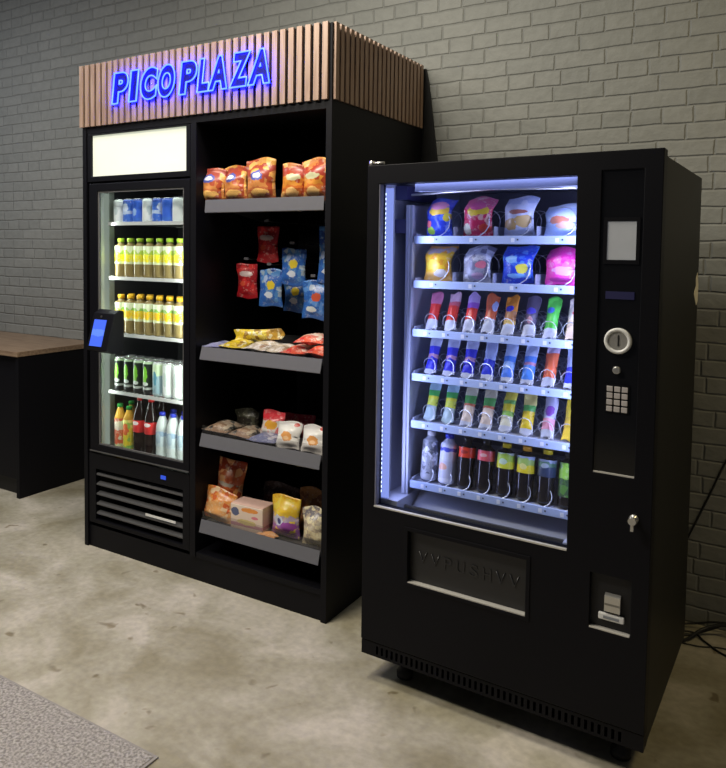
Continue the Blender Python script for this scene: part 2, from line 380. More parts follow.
# ------------------------------------------------------------------ neon sign
sg = thing('neon_sign', 'glowing blue neon sign reading PICO PLAZA on the slatted header', 'sign', (0, 0, 0))
NEON = emis('neon_tube', (.0030, .0072, 1.0), 80)
NEONB = plain('neon_backing', (.004, .003, .035), .5, spec=.2)
letters = [('P',-1.534,-1.410),('I',-1.422,-1.344),('C',-1.350,-1.222),('O',-1.238,-1.112),('P',-1.102,-.982),('L',-.994,-.906),('A',-.932,-.800),('Z',-.812,-.690),('A',-.713,-.573)]
random.seed(3)
for ch, x0, x1 in letters:
    me = text_mesh(ch, outline=.019, offset=.060); fit_text(me, x0, x1, 2.222, 2.372, .222, shear=.13); me.materials.clear(); me.materials.append(NEON)
    # flatten the tube's depth scale to metres
    for v in me.vertices: v.co.y = .236+(v.co.y-.222)*.20
    o = bpy.data.objects.new('letter', me); COL.objects.link(o); o.parent = sg
    me = text_mesh(ch, offset=.060, extrude=.012); fit_text(me, x0+.004, x1-.004, 2.226, 2.368, .231, shear=.13); me.materials.clear(); me.materials.append(NEONB)
    for v in me.vertices: v.co.y = .243+(v.co.y-.231)*.15
    b = bpy.data.objects.new('letter_backing', me); COL.objects.link(b); b.parent = o
for x in (-1.46, -1.28, -1.04, -.85, -.63): MB().lathe([(.004, .2455), (.004, .2505)], 8, c=(x, 0, 2.30), axis='y').build('standoff', CHROME, sg)

# ------------------------------------------------------------------ drinks cooler in the left bay
CL = thing('drinks_cooler', 'black glass door drinks cooler built into the left bay of the cabinet', 'refrigerator', (0, 0, 0))
IX0, IX1, IY0, IY1 = -1.700, -1.085, F+.055, F+.62
m = MB()
m.box(-1.7435, IX0, F+.04, IY1+.04, .114, 2.098); m.box(IX1, -1.0525, F+.04, IY1+.04, .114, 2.098)
m.box(IX0, IX1, IY1, IY1+.04, .114, 2.098); m.box(IX0, IX1, F+.04, IY1, 1.845, 1.875); m.box(IX0, IX1, F+.04, IY1, .455, .487); m.box(IX0, IX1, F+.04, IY1, .114, .13)
m.build('body', plain('cooler_inner_black', (.03, .03, .032), .5), CL)
MB().box(IX0+.001, IX1-.001, F+.045, IY1-.001, .4875, .492).build('floor_liner', plain('cooler_floor', (.62, .66, .58), .4), CL)
# lit header box
m = MB(); m.plate(-1.738, -1.056, 1.862, 2.098, F+.002, F+.038, [(-1.713, -1.079, 1.889, 2.092)]); m.build('header_frame', BLACKP, CL, bevel=.002)
def lightbox_mat():
    m, N, L, b = newmat('lit_acrylic_panel'); pset(b, (.5, .5, .45), .3)
    tc = N.new('ShaderNodeTexCoord'); nz = N.new('ShaderNodeTexNoise'); nz.inputs['Scale'].default_value = 3; L.new(tc.outputs['Object'], nz.inputs['Vector'])
    mr = N.new('ShaderNodeMapRange'); mr.inputs['To Min'].default_value = .88; mr.inputs['To Max'].default_value = 1.12; L.new(nz.outputs['Fac'], mr.inputs[0])
    b.inputs['Emission Color'].default_value = (.54, .57, .45, 1); L.new(mr.outputs[0], b.inputs['Emission Strength'])
    return m
MB().box(-1.7128, -1.0792, F+.016, F+.022, 1.8892, 2.0918).build('light_panel', lightbox_mat(), CL)
# glass door
MB().box(-1.6638, -1.6605, F+.018, F+.040, .542, 1.814).build('inner_frame', plain('pale_profile', (.30, .33, .29), .4), CL)
dr = MB().plate(-1.722, -1.053, .500, 1.852, F-.002, F+.036, [(-1.664, -1.090, .541, 1.815)]).build('door', BLACKP, CL, bevel=.002)
MB().box(-1.6635, -1.0905, F+.012, F+.017, .5415, 1.8145).build('door_glass', GLASS, dr)
m = MB(); m.plate(-1.664, -1.090, .541, 1.815, F+.004, F+.010, [(-1.656, -1.098, .549, 1.807)]); m.build('gasket', plain('grey_gasket', (.12, .12, .12), .5), dr)
m = MB(); m.box(-1.722, -1.053, F-.0065, F-.0025, .503, .509); m.build('door_edge_strip', plain('dull_strip', (.14, .14, .14), .35, metal=.6), dr)
# interior light strips
MB().box(-1.6995, -1.690, F+.046, F+.100, .50, 1.81).build('led_strip', emis('cooler_led', (.62, .72, .58), .36), CL)
MB().box(IX1-.020, IX1-.0005, F+.062, F+.068, .56, 1.80).build('led_strip', emis('cooler_led_b', (.80, .92, .80), .42), CL)
MB().box(-1.6998, -1.6965, F+.101, F+.140, .50, 1.82).build('side_liner', plain('side_liner_grey', (.30, .33, .29), .4), CL)
area('cooler_lamp_left', (-1.672, F+.048, 1.08), (-1.40, F+.20, 1.06), .012, 1.15, 2.2, (.93, 1.0, .90))
area('cooler_lamp_right', (-1.110, F+.05, 1.04), (-1.42, F+.20, 1.02), .03, 1.1, 3.0, (.93, 1.0, .90))
area('cooler_lamp_top', (-1.39, F+.07, 1.825), (-1.39, F+.2, 1.2), .5, .03, .4, (.93, 1.0, .90))
CZ = {'A': 1.662, 'B': 1.388, 'C': 1.103, 'D': .806, 'E': .493}
for k in 'ABCD':
    z = CZ[k]; m = MB()
    for i in range(23):
        x = IX0+.003+i*(IX1-IX0-.006)/22; m.box(x-.0015, x+.0015, F+.078, IY1-.02, z-.006, z-.003)
    m.box(IX0+.030, IX1-.001, F+.074, F+.078, z-.014, z+.003); m.box(IX0+.001, IX1-.001, IY1-.02, IY1-.016, z-.01, z-.003)
    m.build('wire_shelf', plain('shelf_wire_white', (.62, .63, .60), .4), CL)
# louvred panel
m = MB(); m.plate(-1.738, -1.056, .130, .492, F+.004, F+.036, [(-1.690, -1.098, .150, .412)]); m.build('lower_panel', BLACKP, CL, bevel=.001)
LOUV = plain('louver_grey', (.085, .085, .088), .35, var=.05)
for z in (.386, .335, .284, .233, .184):
    MB().prism([(F+.008, z-.006), (F+.011, z-.009), (F+.034, z+.004), (F+.034, z+.008), (F+.008, z)], 'x', -1.689, -1.099).build('louver', LOUV, CL)
MB().box(-1.338, -1.142, F+.003, F+.0055, .241, .252).build('energy_label', WHITEP, CL)
MB().box(-1.236, -1.204, F+.0015, F+.0038, .440, .458).build('thermostat_display', emis('thermostat', (.02, .09, .8), .8), CL)

# ------------------------------------------------------------------ payment terminal beside the door
pt = thing('payment_terminal', 'black card payment terminal with a lit blue screen on the cooler door', 'terminal', (-1.532, F-.004, 1.022))
TY = -.105
MB().prism([(-.002, .012), (-.002, .205), (-.030, .212), (TY+.040, .195), (TY-.012, .02), (-.05, 0)], 'x', -.082, .062).build('housing', BLACKP, pt, bevel=.004)
MB().box(-.07, .05, -.0015, .0, .0, .012).build('bracket', GREYM, pt)
m = MB(); m.add([(-.062, TY-.0093, .040), (.022, TY-.0093, .040), (.022, TY+.0270, .165), (-.062, TY+.0270, .165), (-.062, TY-.0073, .040), (.022, TY-.0073, .040), (.022, TY+.0290, .165), (-.062, TY+.0290, .165)], [(0, 1, 2, 3), (4, 7, 6, 5), (0, 4, 5, 1), (1, 5, 6, 2), (2, 6, 7, 3), (3, 7, 4, 0)])
m.build('screen', printed('terminal_screen', .2, [(0, (.04, .10, .75)), (.45, (.10, .22, .9)), (.6, (.04, .10, .75))]), pt)
MATS['terminal_screen'].node_tree.nodes['Principled BSDF'].inputs['Emission Color'].default_value = (.08, .17, .85, 1)
MATS['terminal_screen'].node_tree.nodes['Principled BSDF'].inputs['Emission Strength'].default_value = .45
MB().lathe([(.006, -.0), (.006, -.003)], 10, c=(-.020, TY+.034, .180), axis='y').build('camera_lens', GREYM, pt)

# ------------------------------------------------------------------ packaging prototypes
def ring(i, n):
    names = {0: 'leftmost', 1: 'second from the left', 2: 'third from the left', 3: 'fourth from the left', 4: 'fifth from the left', 5: 'sixth from the left', 6: 'seventh from the left', 7: 'eighth from the left'}
    return names[i]
def can_proto(name, mat, label, cat, r, h, loc, rz=0, group=None):
    t = thing(name, label, cat, loc, rz, group)
    MB().lathe([(r*.72, 0), (r*.80, .001), (r*.98, h*.05), (r, h*.09), (r, h*.88), (r*.97, h*.92), (r*.82, h*.965)], 20).build('body', mat, t)
    MB().lathe([(r*.83, h*.966), (r*.86, h*.985), (r*.82, h), (r*.78, h*.985)], 18).build('lid', ALU, t)
    return t
def bottle_proto(name, liquid, labelm, capm, label, cat, r, h, loc, rz=0, group=None, lab=(.30, .62), neck=.62, waist=0, cap_h=.075, capr=.0155):
    t = thing(name, label, cat, loc, rz, group)
    a, b = lab
    prof = [(r*.75, 0), (r*.95, h*.02), (r, h*.05), (r*(1-waist), h*.22), (r, a*h-.002), (r*.985, a*h), (r*.985, b*h), (r, b*h+.002), (r*.95, h*(neck+.06)), (r*.72, h*(neck+.16)), (r*.46, h*(neck+.25)), (.0125, h*(1-cap_h)-.002), (.0125, h*(1-cap_h))]
    prof = sorted(prof, key=lambda p: p[1])
    MB().lathe(prof, 20).build('body', liquid, t)
    MB().lathe([(r*1.003, a*h), (r*1.012, a*h+.001), (r*1.012, b*h-.001), (r*1.003, b*h)], 20, cap=False).build('label_sleeve', labelm, t)
    MB().lathe([(capr, h*(1-cap_h)), (capr, h*.985), (capr*.9, h)], 16).build('cap', capm, t)
    return t
def bag_mb(w_, h_, d_, seed, flop=0.0):
    rnd = random.Random(seed); nx, nz = 16, 22; ph = [rnd.uniform(0, 6.28) for _ in range(8)]
    def P(i, j, side):
        u, v = i/nx, j/nz
        seal = min(1, max(0, (min(v*1.35, (1-v)*.85)-.05)/.26)); seal = seal*seal*(3-2*seal)
        prof = math.cos(math.pi/2*(2*u-1))**.75 if 0 < u < 1 else 0
        t = .0012+d_/2*seal*prof*(1-.15*(v-.45)**2*4)
        wr = (math.sin(9*u+ph[0]+6*v)*.35+math.sin(17*v+ph[1]-7*u)*.3+math.sin(23*u*v+ph[2])*.3)*d_*.07*prof*seal
        crimp = (1-seal)*(math.sin(u*math.pi*15)*.0012)
        x = (u-.5)*w_*(1-.10*seal*math.sin(math.pi*v))+(1-seal)*math.sin(v*9+ph[3])*.002
        z = v*h_+(1-seal)*(.004*math.sin(u*6+ph[4])) + (0 if v < .5 else -.012*abs(2*u-1)**2*(1 if v < .97 else .6))
        y = side*(t+wr)+crimp+(1-seal)*(.006*math.sin(u*5+ph[5]))*(1 if v > .5 else .4)+flop*max(0, v-.7)**2*2
        return (x, y, z)
    vs = []; F_ = []; 
    for j in range(nz+1):
        for i in range(nx+1): vs.append(P(i, j, -1))
    o = len(vs)
    for j in range(nz+1):
        for i in range(nx+1): vs.append(P(i, j, 1))
    A = lambda i, j: j*(nx+1)+i
    for j in range(nz):
        for i in range(nx):
            F_.append((A(i,j), A(i+1,j), A(i+1,j+1), A(i,j+1))); F_.append((o+A(i,j), o+A(i,j+1), o+A(i+1,j+1), o+A(i+1,j)))
    for j in range(nz):
        F_.append((A(0,j), A(0,j+1), o+A(0,j+1), o+A(0,j))); F_.append((A(nx,j), o+A(nx,j), o+A(nx,j+1), A(nx,j+1)))
    for i in range(nx):
        F_.append((A(i,0), o+A(i,0), o+A(i+1,0), A(i+1,0))); F_.append((A(i,nz), A(i+1,nz), o+A(i+1,nz), o+A(i,nz)))
    m = MB(); m.add(vs, F_, 0, True); return m
def bag(name, label, mat, w_, h_, d_, loc, rz=0, rx=0, ry=0, seed=1, group=None, cat='snack', flop=0.0):
    o = bag_mb(w_, h_, d_, seed, flop).build(name, mat); o.location = loc; o.rotation_euler = (rx, ry, rz)
    tag(o, label, cat, group); return o

# ------------------------------------------------------------------ drinks in the cooler
CXS = [-1.630+i*.0672 for i in range(8)]
FY = F+.118
WH, BL, DB, GR, YE, OR_, RE = (.80, .82, .80), (.06, .16, .62), (.03, .07, .34), (.12, .45, .06), (.85, .72, .03), (.90, .32, .03), (.62, .03, .03)
mat_w = printed('white_can_print', .118, [(0, (.75, .78, .76)), (.12, WH), (.9, (.6, .65, .6))], [(0, .06, .014, .025, (.55, .62, .62))], wob=.02)
mat_b = printed('blue_can_print', .118, [(0, BL), (.35, (.50, .60, .80)), (.5, BL), (.85, DB)], [(0, .075, .02, .02, (.65, .72, .88))], [((.10, .25, .75), .25)], wob=.05)
mat_b2 = printed('royal_can_print', .118, [(0, BL), (.2, (.05, .14, .66)), (.9, DB)], [(0, .05, .012, .02, (.30, .45, .8))], wob=.03)
kinds = {'w': (mat_w, 'white soft drink can'), 'b': (mat_b, 'blue and silver soft drink can'), 'r': (mat_b2, 'plain royal blue soft drink can')}
protos = {}
for row in range(2):
    for i, k in enumerate('wbrwbrww'):
        lab = '%s, %s, %s row, top cooler shelf' % (kinds[k][1], ring(i, 8), ('front', 'second')[row])
        loc = (CXS[i], FY+row*.07, CZ['A'])
        if k not in protos: protos[k] = can_proto('drink_can', kinds[k][0], lab, 'can', .0320, .118, loc, group='cans on the cooler top shelf')
        else: dup(protos[k], loc, .3*i, lab)
TEA = plain('iced_tea_liquid', (.24, .18, .07), .12, var=.2)
def tea_row(key, capc, cname, group, bands, blob):
    lm = printed('tea_label_'+key, .196, bands, blob, [((.75, .82, .55), .18)], wob=.03)
    cm = plain('cap_'+key, capc, .35); first = None
    for row in range(2):
        for i in range(8):
            lab = '%s capped iced tea bottle, %s, %s row, cooler shelf %s' % (cname, ring(i, 8), ('front', 'second')[row], 'two' if key == 'B' else 'three')
            loc = (CXS[i]+.004, FY+.003+row*.072, CZ[key])
            if first is None: first = bottle_proto('iced_tea_bottle', TEA, lm, cm, lab, 'bottle', .0315, .196, loc, group=group, lab=(.34, .80), neck=.66, waist=.04, cap_h=.10, capr=.0175)
            else: dup(first, loc, .15*math.sin(i*2.1+row), lab)
tea_row('B', (.38, .62, .03), 'green', 'green capped iced tea bottles', [(0, (.8, .85, .5)), (.40, (.86, .78, .02)), (.58, (.45, .66, .08)), (.70, (.78, .84, .60))], [(0, .105, .016, .014, (.95, .85, .05))])
tea_row('C', (.90, .52, .02), 'orange', 'orange capped iced tea bottles', [(0, (.8, .85, .5)), (.40, (.88, .66, .02)), (.60, (.28, .58, .10)), (.68, (.80, .84, .62))], [(.004, .100, .015, .016, (.92, .55, .03))])
en = printed('green_energy_print', .172, [(0, (.02, .02, .02)), (.16, (.55, .6, .55)), (.22, (.02, .03, .02)), (.9, (.35, .5, .3))], [(0, .10, .014, .042, (.22, .62, .04)), (0, .055, .018, .010, (.7, .75, .7))], wob=.02)
en2 = printed('white_energy_print', .172, [(0, (.6, .66, .62)), (.10, (.74, .80, .76)), (.92, (.5, .56, .5))], [(0, .09, .012, .035, (.55, .66, .60))], wob=.03)
en3 = printed('teal_energy_print', .172, [(0, (.45, .55, .55)), (.10, (.30, .45, .50)), (.6, (.55, .70, .45)), (.92, (.5, .56, .5))], [(0, .09, .012, .035, (.10, .30, .40))], wob=.05)
kd = {'g': (en, 'black tall energy drink can with green mark'), 't': (en3, 'teal and silver tall energy drink can'), 's': (en2, 'whitish tall energy drink can')}; pr = {}
for row in range(2):
    for i, k in enumerate('ggggtsss'):
        lab = '%s, %s, %s row' % (kd[k][1], ring(i, 8), ('front', 'second')[row]); loc = (CXS[i]+.002, FY+.001+row*.07, CZ['D'])
        if k not in pr: pr[k] = can_proto('energy_drink_can', kd[k][0], lab, 'can', .0325, .172, loc, group='tall cans on the fourth cooler shelf')
        else: dup(pr[k], loc, 0, lab)
CAPG, CAPR, CAPB, CAPW, CAPK, CAPY, CAPO = [plain('cap_'+n_, c_, .35) for n_, c_ in (('green', (.03, .40, .06)), ('red', (.6, .02, .02)), ('blue', (.03, .05, .55)), ('white', (.75, .75, .78)), ('black', (.02, .02, .02)), ('yellow', (.80, .62, .03)), ('amber', (.85, .42, .03)))]
COLA = plain('cola_liquid', (.012, .005, .004), .08); WATER = plain('water_bottle_plastic', (.62, .68, .66), .1, var=.15)
jr = printed('red_juice_print', .24, [(0, (.55, .6, .3)), (.15, (.70, .12, .05)), (.45, (.80, .70, .55)), (.62, (.66, .10, .05))], speck=[((.85, .8, .6), .2)])
jy = printed('yellow_juice_print', .24, [(0, (.25, .5, .1)), (.15, (.85, .66, .04)), (.55, (.85, .75, .2))], [(0, .12, .02, .03, (.75, .15, .04))], speck=[((.35, .6, .1), .2)])
jl = plain('juice_liquid', (.70, .40, .05), .2)
colab = printed('cola_label', .295, [(0, (.66, .03, .03))], [(0, .165, .022, .010, (.85, .75, .72))], wob=0)
wlab = printed('water_label', .24, [(0, (.60, .70, .72)), (.5, (.30, .42, .55)), (.6, (.7, .75, .72))], [(0, .11, .015, .03, (.42, .55, .62))])
ee = [('juice_bottle', jl, jr, CAPG, 'green capped juice bottle with a red and cream label, far left of the cooler floor', .030, .242, (.10, .70)),
      ('juice_bottle', jl, jy, CAPG, 'green capped yellow juice bottle beside the cola bottles on the cooler floor', .031, .236, (.10, .72)),
      ('cola_bottle', COLA, colab, CAPR, 'left of two large dark cola bottles with red labels on the cooler floor', .0365, .298, (.40, .60)),
      ('cola_bottle', COLA, colab, CAPR, 'right of two large dark cola bottles with red labels on the cooler floor', .0365, .298, (.40, .60)),
      ('water_bottle', WATER, wlab, CAPB, 'clear water bottle with a blue cap beside the right cola bottle', .0335, .235, (.30, .62)),
      ('water_bottle', WATER, wlab, CAPB, 'clear water bottle with a blue cap, second right of the cola bottles', .0335, .235, (.30, .62)),
      ('water_bottle', WATER, wlab, CAPB, 'clear water bottle with a blue cap, rightmost on the cooler floor', .0335, .235, (.30, .62))]
xs = [-1.632, -1.567, -1.489, -1.411, -1.335, -1.264, -1.193]; ep = {}
for row in range(2):
    for (nm, liq, lm, cm, lab, r, h, lb), x in zip(ee, xs):
        if row: lab = 'second row, behind the ' + {0: 'red and cream labelled juice bottle', 1: 'yellow juice bottle', 2: 'left large cola bottle', 3: 'right large cola bottle', 4: 'water bottle beside the colas', 5: 'middle water bottle', 6: 'rightmost water bottle'}[xs.index(x)] + ', same kind'
        if (nm, lm.name) not in ep:
            t = bottle_proto(nm, liq, lm, cm, lab, 'bottle', r, h, (x, FY+row*.078, CZ['E']), lab=lb, neck=(.66 if nm != 'cola_bottle' else .60), cap_h=.07, waist=.03, group=nm.replace('_', ' ')+'s on the cooler floor'); ep[(nm, lm.name)] = t
        else: dup(ep[(nm, lm.name)], (x, FY+row*.078, CZ['E']), .1, lab)

# ------------------------------------------------------------------ snacks in the right bay
orc = printed('orange_chips_print', .19, [(0, (.50, .15, .05)), (.35, (.62, .25, .07)), (.55, (.38, .06, .04)), (.86, (.60, .30, .06))], [(0, .118, .030, .022, (.10, .12, .45)), (.0, .118, .020, .011, (.75, .75, .8)), (.01, .045, .04, .016, (.85, .50, .15))], [((.45, .08, .03), .25), ((.85, .45, .12), .2)], wob=.12, vscale=32)
orc2 = printed('orange_nacho_print', .17, [(0, (.62, .17, .03)), (.4, (.70, .28, .04)), (.62, (.40, .05, .03)), (.88, (.60, .22, .06))], [(0, .105, .034, .014, (.60, .58, .35)), (0, .04, .03, .02, (.9, .55, .2))], [((.40, .06, .02), .25), ((.90, .50, .15), .2)], wob=.12, vscale=32)
G1 = 'orange crisp bags on the top shelf'
bag('crisp_bag', 'orange brown crisp bag with blue oval mark, leftmost on the top cabinet shelf', orc, .155, .165, .07, (-1.000, F+.085, T1-.010), rz=.05, ry=.05, seed=1, group=G1)
bag('crisp_bag', 'dark orange crisp bag, second from the left on the top cabinet shelf', orc, .15, .172, .075, (-.865, F+.10, T1-.010), rz=-.15, ry=-.06, seed=2, group=G1)
bag('crisp_bag', 'tallest upright orange crisp bag with blue oval mark mid top shelf', orc, .160, .195, .080, (-.715, F+.085, T1-.010), rz=.04, seed=3, group=G1)
bag('crisp_bag', 'small orange crisp bag with green mark, right of the tallest bag', orc2, .135, .165, .07, (-.548, F+.095, T1-.010), rz=.12, ry=.07, seed=4, group=G1)
bag('crisp_bag', 'orange crisp bag against the right end of the top cabinet shelf', orc2, .145, .180, .075, (-.425, F+.085, T1-.010), rz=-.06, ry=-.04, seed=5, group=G1)
bag('crisp_bag', 'orange crisp bag behind the rightmost bags of the top shelf', orc2, .145, .188, .06, (-.490, F+.20, T1-.010), rz=-.2, seed=6, group=G1)
redp = printed('red_hanging_print', .20, [(0, (.40, .012, .02)), (.3, (.30, .01, .018))], [(-.005, .115, .040, .013, (.50, .38, .38)), (-.02, .07, .02, .012, (.6, .08, .04))], [((.55, .03, .03), .22)], wob=.08)
blup = printed('blue_hanging_print', .20, [(0, (.03, .13, .50)), (.75, (.015, .06, .30))], [(.008, .10, .020, .024, (.80, .62, .05)), (.0, .055, .024, .014, (.65, .72, .85)), (-.022, .13, .014, .018, (.40, .52, .80))], [((.08, .25, .60), .25), ((.35, .45, .55), .08)], wob=.1)
blup2 = printed('blue_red_hanging_print', .20, [(0, (.03, .14, .52)), (.8, (.03, .11, .42))], [(.012, .10, .022, .022, (.70, .12, .06)), (-.010, .045, .028, .012, (.70, .78, .80)), (-.015, .14, .016, .014, (.55, .66, .85))], [((.12, .32, .78), .25)], wob=.1)
hb = [('red hanging bag with white lettering mark, upper one under the top shelf', redp, -.788, 1.475, .120, .170, 0, HOOKY),
      ('red hanging bag, lower one at the left of the peg hooks', redp, -.905, 1.305, .122, .165, 0, HOOKY),
      ('blue hanging bag with yellow spot beside the upper red bag', blup, -.646, 1.372, .138, .172, .02, HOOKY),
      ('blue hanging bag with yellow spot, lower one right of the red bag', blup, -.772, 1.272, .134, .175, .03, HOOKY),
      ('blue hanging bag half hidden by the right side panel, highest of the blue', blup, -.462, 1.385, .110, .255, .04, HOOKY),
      ('blue hanging bag with a red spot, lowest at the right', blup2, -.532, 1.228, .130, .172, .05, HOOKY),
      ('dark blue hanging bag in shade behind the yellow spotted bags', blup, -.720, 1.240, .130, .170, 0, HOOKY+.13)]
for i, (lab, mt, x, z, w_, h_, ry, y) in enumerate(hb):
    bag('hanging_snack_bag', lab, mt, w_, h_, .034, (x, y, z), ry=ry, seed=20+i, group='bags hanging from the peg hooks')
    hook(x, z+h_+.006, y)
# second shelf: flat packs
ylp = printed('yellow_sweet_print', .2, [(0, (.75, .55, .03)), (.4, (.80, .65, .10)), (.8, (.6, .35, .05))], speck=[((.35, .2, .03), .2), ((.85, .8, .5), .15)], vscale=60)
crm = printed('cream_pack_print', .2, [(0, (.62, .55, .45)), (.5, (.72, .66, .58))], speck=[((.45, .30, .2), .2), ((.85, .82, .8), .25)], vscale=55)
rdp = printed('red_cream_pack_print', .2, [(0, (.72, .10, .05)), (.3, (.80, .55, .40)), (.6, (.75, .08, .05)), (.85, (.80, .62, .5))], speck=[((.85, .70, .6), .25), ((.6, .04, .04), .15)], vscale=45)
pur = printed('lilac_pack_print', .2, [(0, (.40, .42, .72)), (.5, (.62, .62, .80))], speck=[((.25, .28, .6), .2)])
brn = printed('brown_pack_print', .2, [(0, (.28, .18, .12)), (.4, (.40, .30, .22)), (.7, (.08, .06, .05))], speck=[((.50, .42, .32), .2), ((.05, .05, .05), .2)], vscale=45)
HP = math.pi/2
def flat(name, label, mt, w_, l_, d_, x, y, z, rz=0, tilt=0, seed=1, group=None):
    # a pack lying on its back; the bag's height runs away from the front
    return bag(name, label, mt, w_, l_, d_, (x, y, z+d_/2), rx=-HP+tilt, rz=rz, seed=seed, group=group)
Z2 = T2-.011; G2 = 'packs lying on the second shelf'
flat('sweet_pack', 'pale lilac flat pack at the left end of the second shelf', pur, .10, .18, .030, -.960, F+.035, Z2, 0, 0, 31, G2)
flat('sweet_pack', 'yellow sweet pack lying at the left of the second shelf', ylp, .13, .20, .040, -.855, F+.05, Z2, .1, .1, 32, G2)
bag('sweet_pack', 'long yellow brown pack on top of the cream packs, second shelf', ylp, .050, .24, .028, (-.90, F+.14, Z2+.066), rx=.0, ry=HP-.05, rz=.25, seed=33, group=G2)
flat('sweet_pack', 'cream clear pack in the middle of the second shelf', crm, .13, .18, .045, -.725, F+.04, Z2, -.1, .05, 34, G2)
flat('sweet_pack', 'cream clear pack just left of the red packs, second shelf', crm, .11, .18, .04, -.610, F+.05, Z2, .1, .03, 35, G2)
flat('sweet_pack', 'red and cream sweet pack, left of the red ones on the second shelf', rdp, .12, .18, .045, -.510, F+.04, Z2, .12, .05, 36, G2)
flat('sweet_pack', 'red and cream sweet pack at the right end of the second shelf', rdp, .12, .18, .055, -.405, F+.045, Z2, -.08, .06, 37, G2)
flat('sweet_pack', 'red sweet pack lying on top of the two red and cream packs', rdp, .13, .15, .035, -.455, F+.07, Z2+.052, .25, .12, 38, G2)
bag('sweet_pack', 'small upright pack with red top at the right of the second shelf', printed('red_top_pack', .13, [(0, (.55, .55, .5)), (.35, (.12, .12, .12)), (.55, (.6, .6, .6)), (.7, (.72, .05, .04))]), .07, .135, .04, (-.425, F+.265, Z2), seed=39, group=G2)
# third shelf
Z3 = T3-.011; G3 = 'packs on the third shelf'
buns = printed('white_bun_print', .115, [(0, (.80, .78, .74)), (.85, (.72, .70, .68))], [(0, .052, .026, .020, (.72, .33, .10)), (0, .045, .014, .008, (.85, .55, .3)), (.035, .105, .012, .008, (.65, .08, .06))], wob=.03)
flat('snack_pack', 'brown see through pack at the left end of the third shelf', brn, .14, .18, .050, -.940, F+.04, Z3, .05, .04, 41, G3)
flat('snack_pack', 'brown see through pack, second from the left on the third shelf', brn, .13, .17, .045, -.805, F+.04, Z3, -.05, .04, 42, G3)
bag('snack_pack', 'dark pack leaning behind the brown packs of the third shelf', printed('dark_pack', .1, [(0, (.03, .025, .02)), (.6, (.06, .06, .04))], speck=[((.12, .12, .08), .15)]), .14, .10, .04, (-.900, F+.24, Z3), seed=43, group=G3)
flat('snack_pack', 'slate blue flat pack in the middle of the third shelf', printed('slate_pack', .2, [(0, (.16, .18, .32)), (.5, (.30, .32, .42))], speck=[((.5, .5, .6), .15)]), .15, .16, .040, -.675, F+.025, Z3, 0, .02, 44, G3)
bag('snack_pack', 'red topped white pack with orange print behind the slate blue pack', printed('red_white_orange_pack', .12, [(0, (.80, .76, .70)), (.62, (.70, .04, .06))], [(0, .055, .032, .020, (.85, .42, .05))], [((.8, .2, .2), .12)], wob=.12), .125, .125, .05, (-.685, F+.125, Z3+.015), rx=-.35, seed=45, group=G3)
bag('snack_pack', 'deep red pack lying far back in the third shelf', printed('deep_red_pack', .12, [(0, (.30, .01, .02)), (.5, (.50, .02, .05))], speck=[((.6, .1, .1), .2)]), .16, .11, .05, (-.62, F+.26, Z3+.0), rz=.1, seed=46, group=G3)
bag('bun_pack', 'white bun pack with orange bun print, left one on the third shelf', buns, .125, .118, .045, (-.545, F+.052, Z3+.004), rx=-.28, seed=47, group='white bun packs')
bag('bun_pack', 'white bun pack with orange bun print, right one on the third shelf', buns, .125, .118, .045, (-.412, F+.052, Z3+.004), rx=-.28, rz=.05, seed=48, group='white bun packs')
# fourth shelf
Z4 = T4-.011; G4 = 'snacks on the fourth shelf'
orb = printed('orange_red_bag_print', .27, [(0, (.85, .35, .08)), (.3, (.86, .40, .12)), (.48, (.60, .14, .04)), (.8, (.45, .06, .02))], [(0, .150, .055, .010, (.55, .50, .42))], [((.35, .05, .02), .22), ((.85, .45, .2), .15)], wob=.12, vscale=28)
bag('crisp_bag', 'tall red brown crisp bag standing at the left of the fourth shelf', orb, .165, .265, .085, (-.955, F+.16, Z4), rx=-.08, ry=.05, seed=51, group=G4)
bag('crisp_bag', 'lighter orange crisp bag leaning before the tall red brown bag', printed('light_orange_bag', .2, [(0, (.85, .42, .15)), (.5, (.82, .30, .06)), (.8, (.85, .55, .3))], speck=[((.9, .65, .4), .25), ((.7, .15, .04), .15)]), .175, .150, .065, (-.945, F+.068, Z4), rx=-.15, ry=.12, seed=52, group=G4)
bx_ = thing('biscuit_box', 'cream and pink biscuit box in the middle of the fourth shelf', 'box', (-.742, F+.028, Z4), .05, G4)
bm = printed('biscuit_box_print', .125, [(0, (.72, .58, .48)), (.18, (.50, .25, .30)), (.3, (.78, .62, .50)), (.82, (.80, .66, .55))], [(-.06, .085, .022, .018, (.10, .12, .22)), (.015, .100, .050, .010, (.80, .30, .06)), (.0, .045, .05, .012, (.62, .50, .22)), (.045, .070, .02, .007, (.7, .2, .25))], wob=.03)
MB().box(-.086, .086, 0, .10, 0, .118).build('carton', bm, bx_, bevel=.003)
MB().box(-.085, .085, .002, .098, .1185, .1205).build('carton_lid', plain('carton_top', (.75, .5, .42), .5), bx_)
bag('crisp_bag', 'dark brown bag lying behind the biscuit box on the fourth shelf', printed('dark_brown_bag', .2, [(0, (.07, .045, .04)), (.6, (.12, .08, .07))], speck=[((.25, .2, .18), .12)]), .20, .150, .08, (-.72, F+.23, Z4+.02), rx=-.3, seed=53, group=G4)
bag('crisp_bag', 'yellow and purple crisp bag right of the biscuit box', printed('yellow_purple_bag', .19, [(0, (.38, .16, .50)), (.35, (.50, .40, .55)), (.5, (.88, .58, .04)), (.85, (.80, .45, .03))], [(-.02, .075, .028, .022, (.65, .68, .80)), (-.01, .072, .010, .012, (.08, .08, .25)), (.03, .05, .03, .02, (.35, .08, .40))], [((.9, .7, .1), .2)], wob=.15), .150, .178, .078, (-.565, F+.080, Z4+.006), rx=-.08, ry=-.04, seed=54, group=G4)
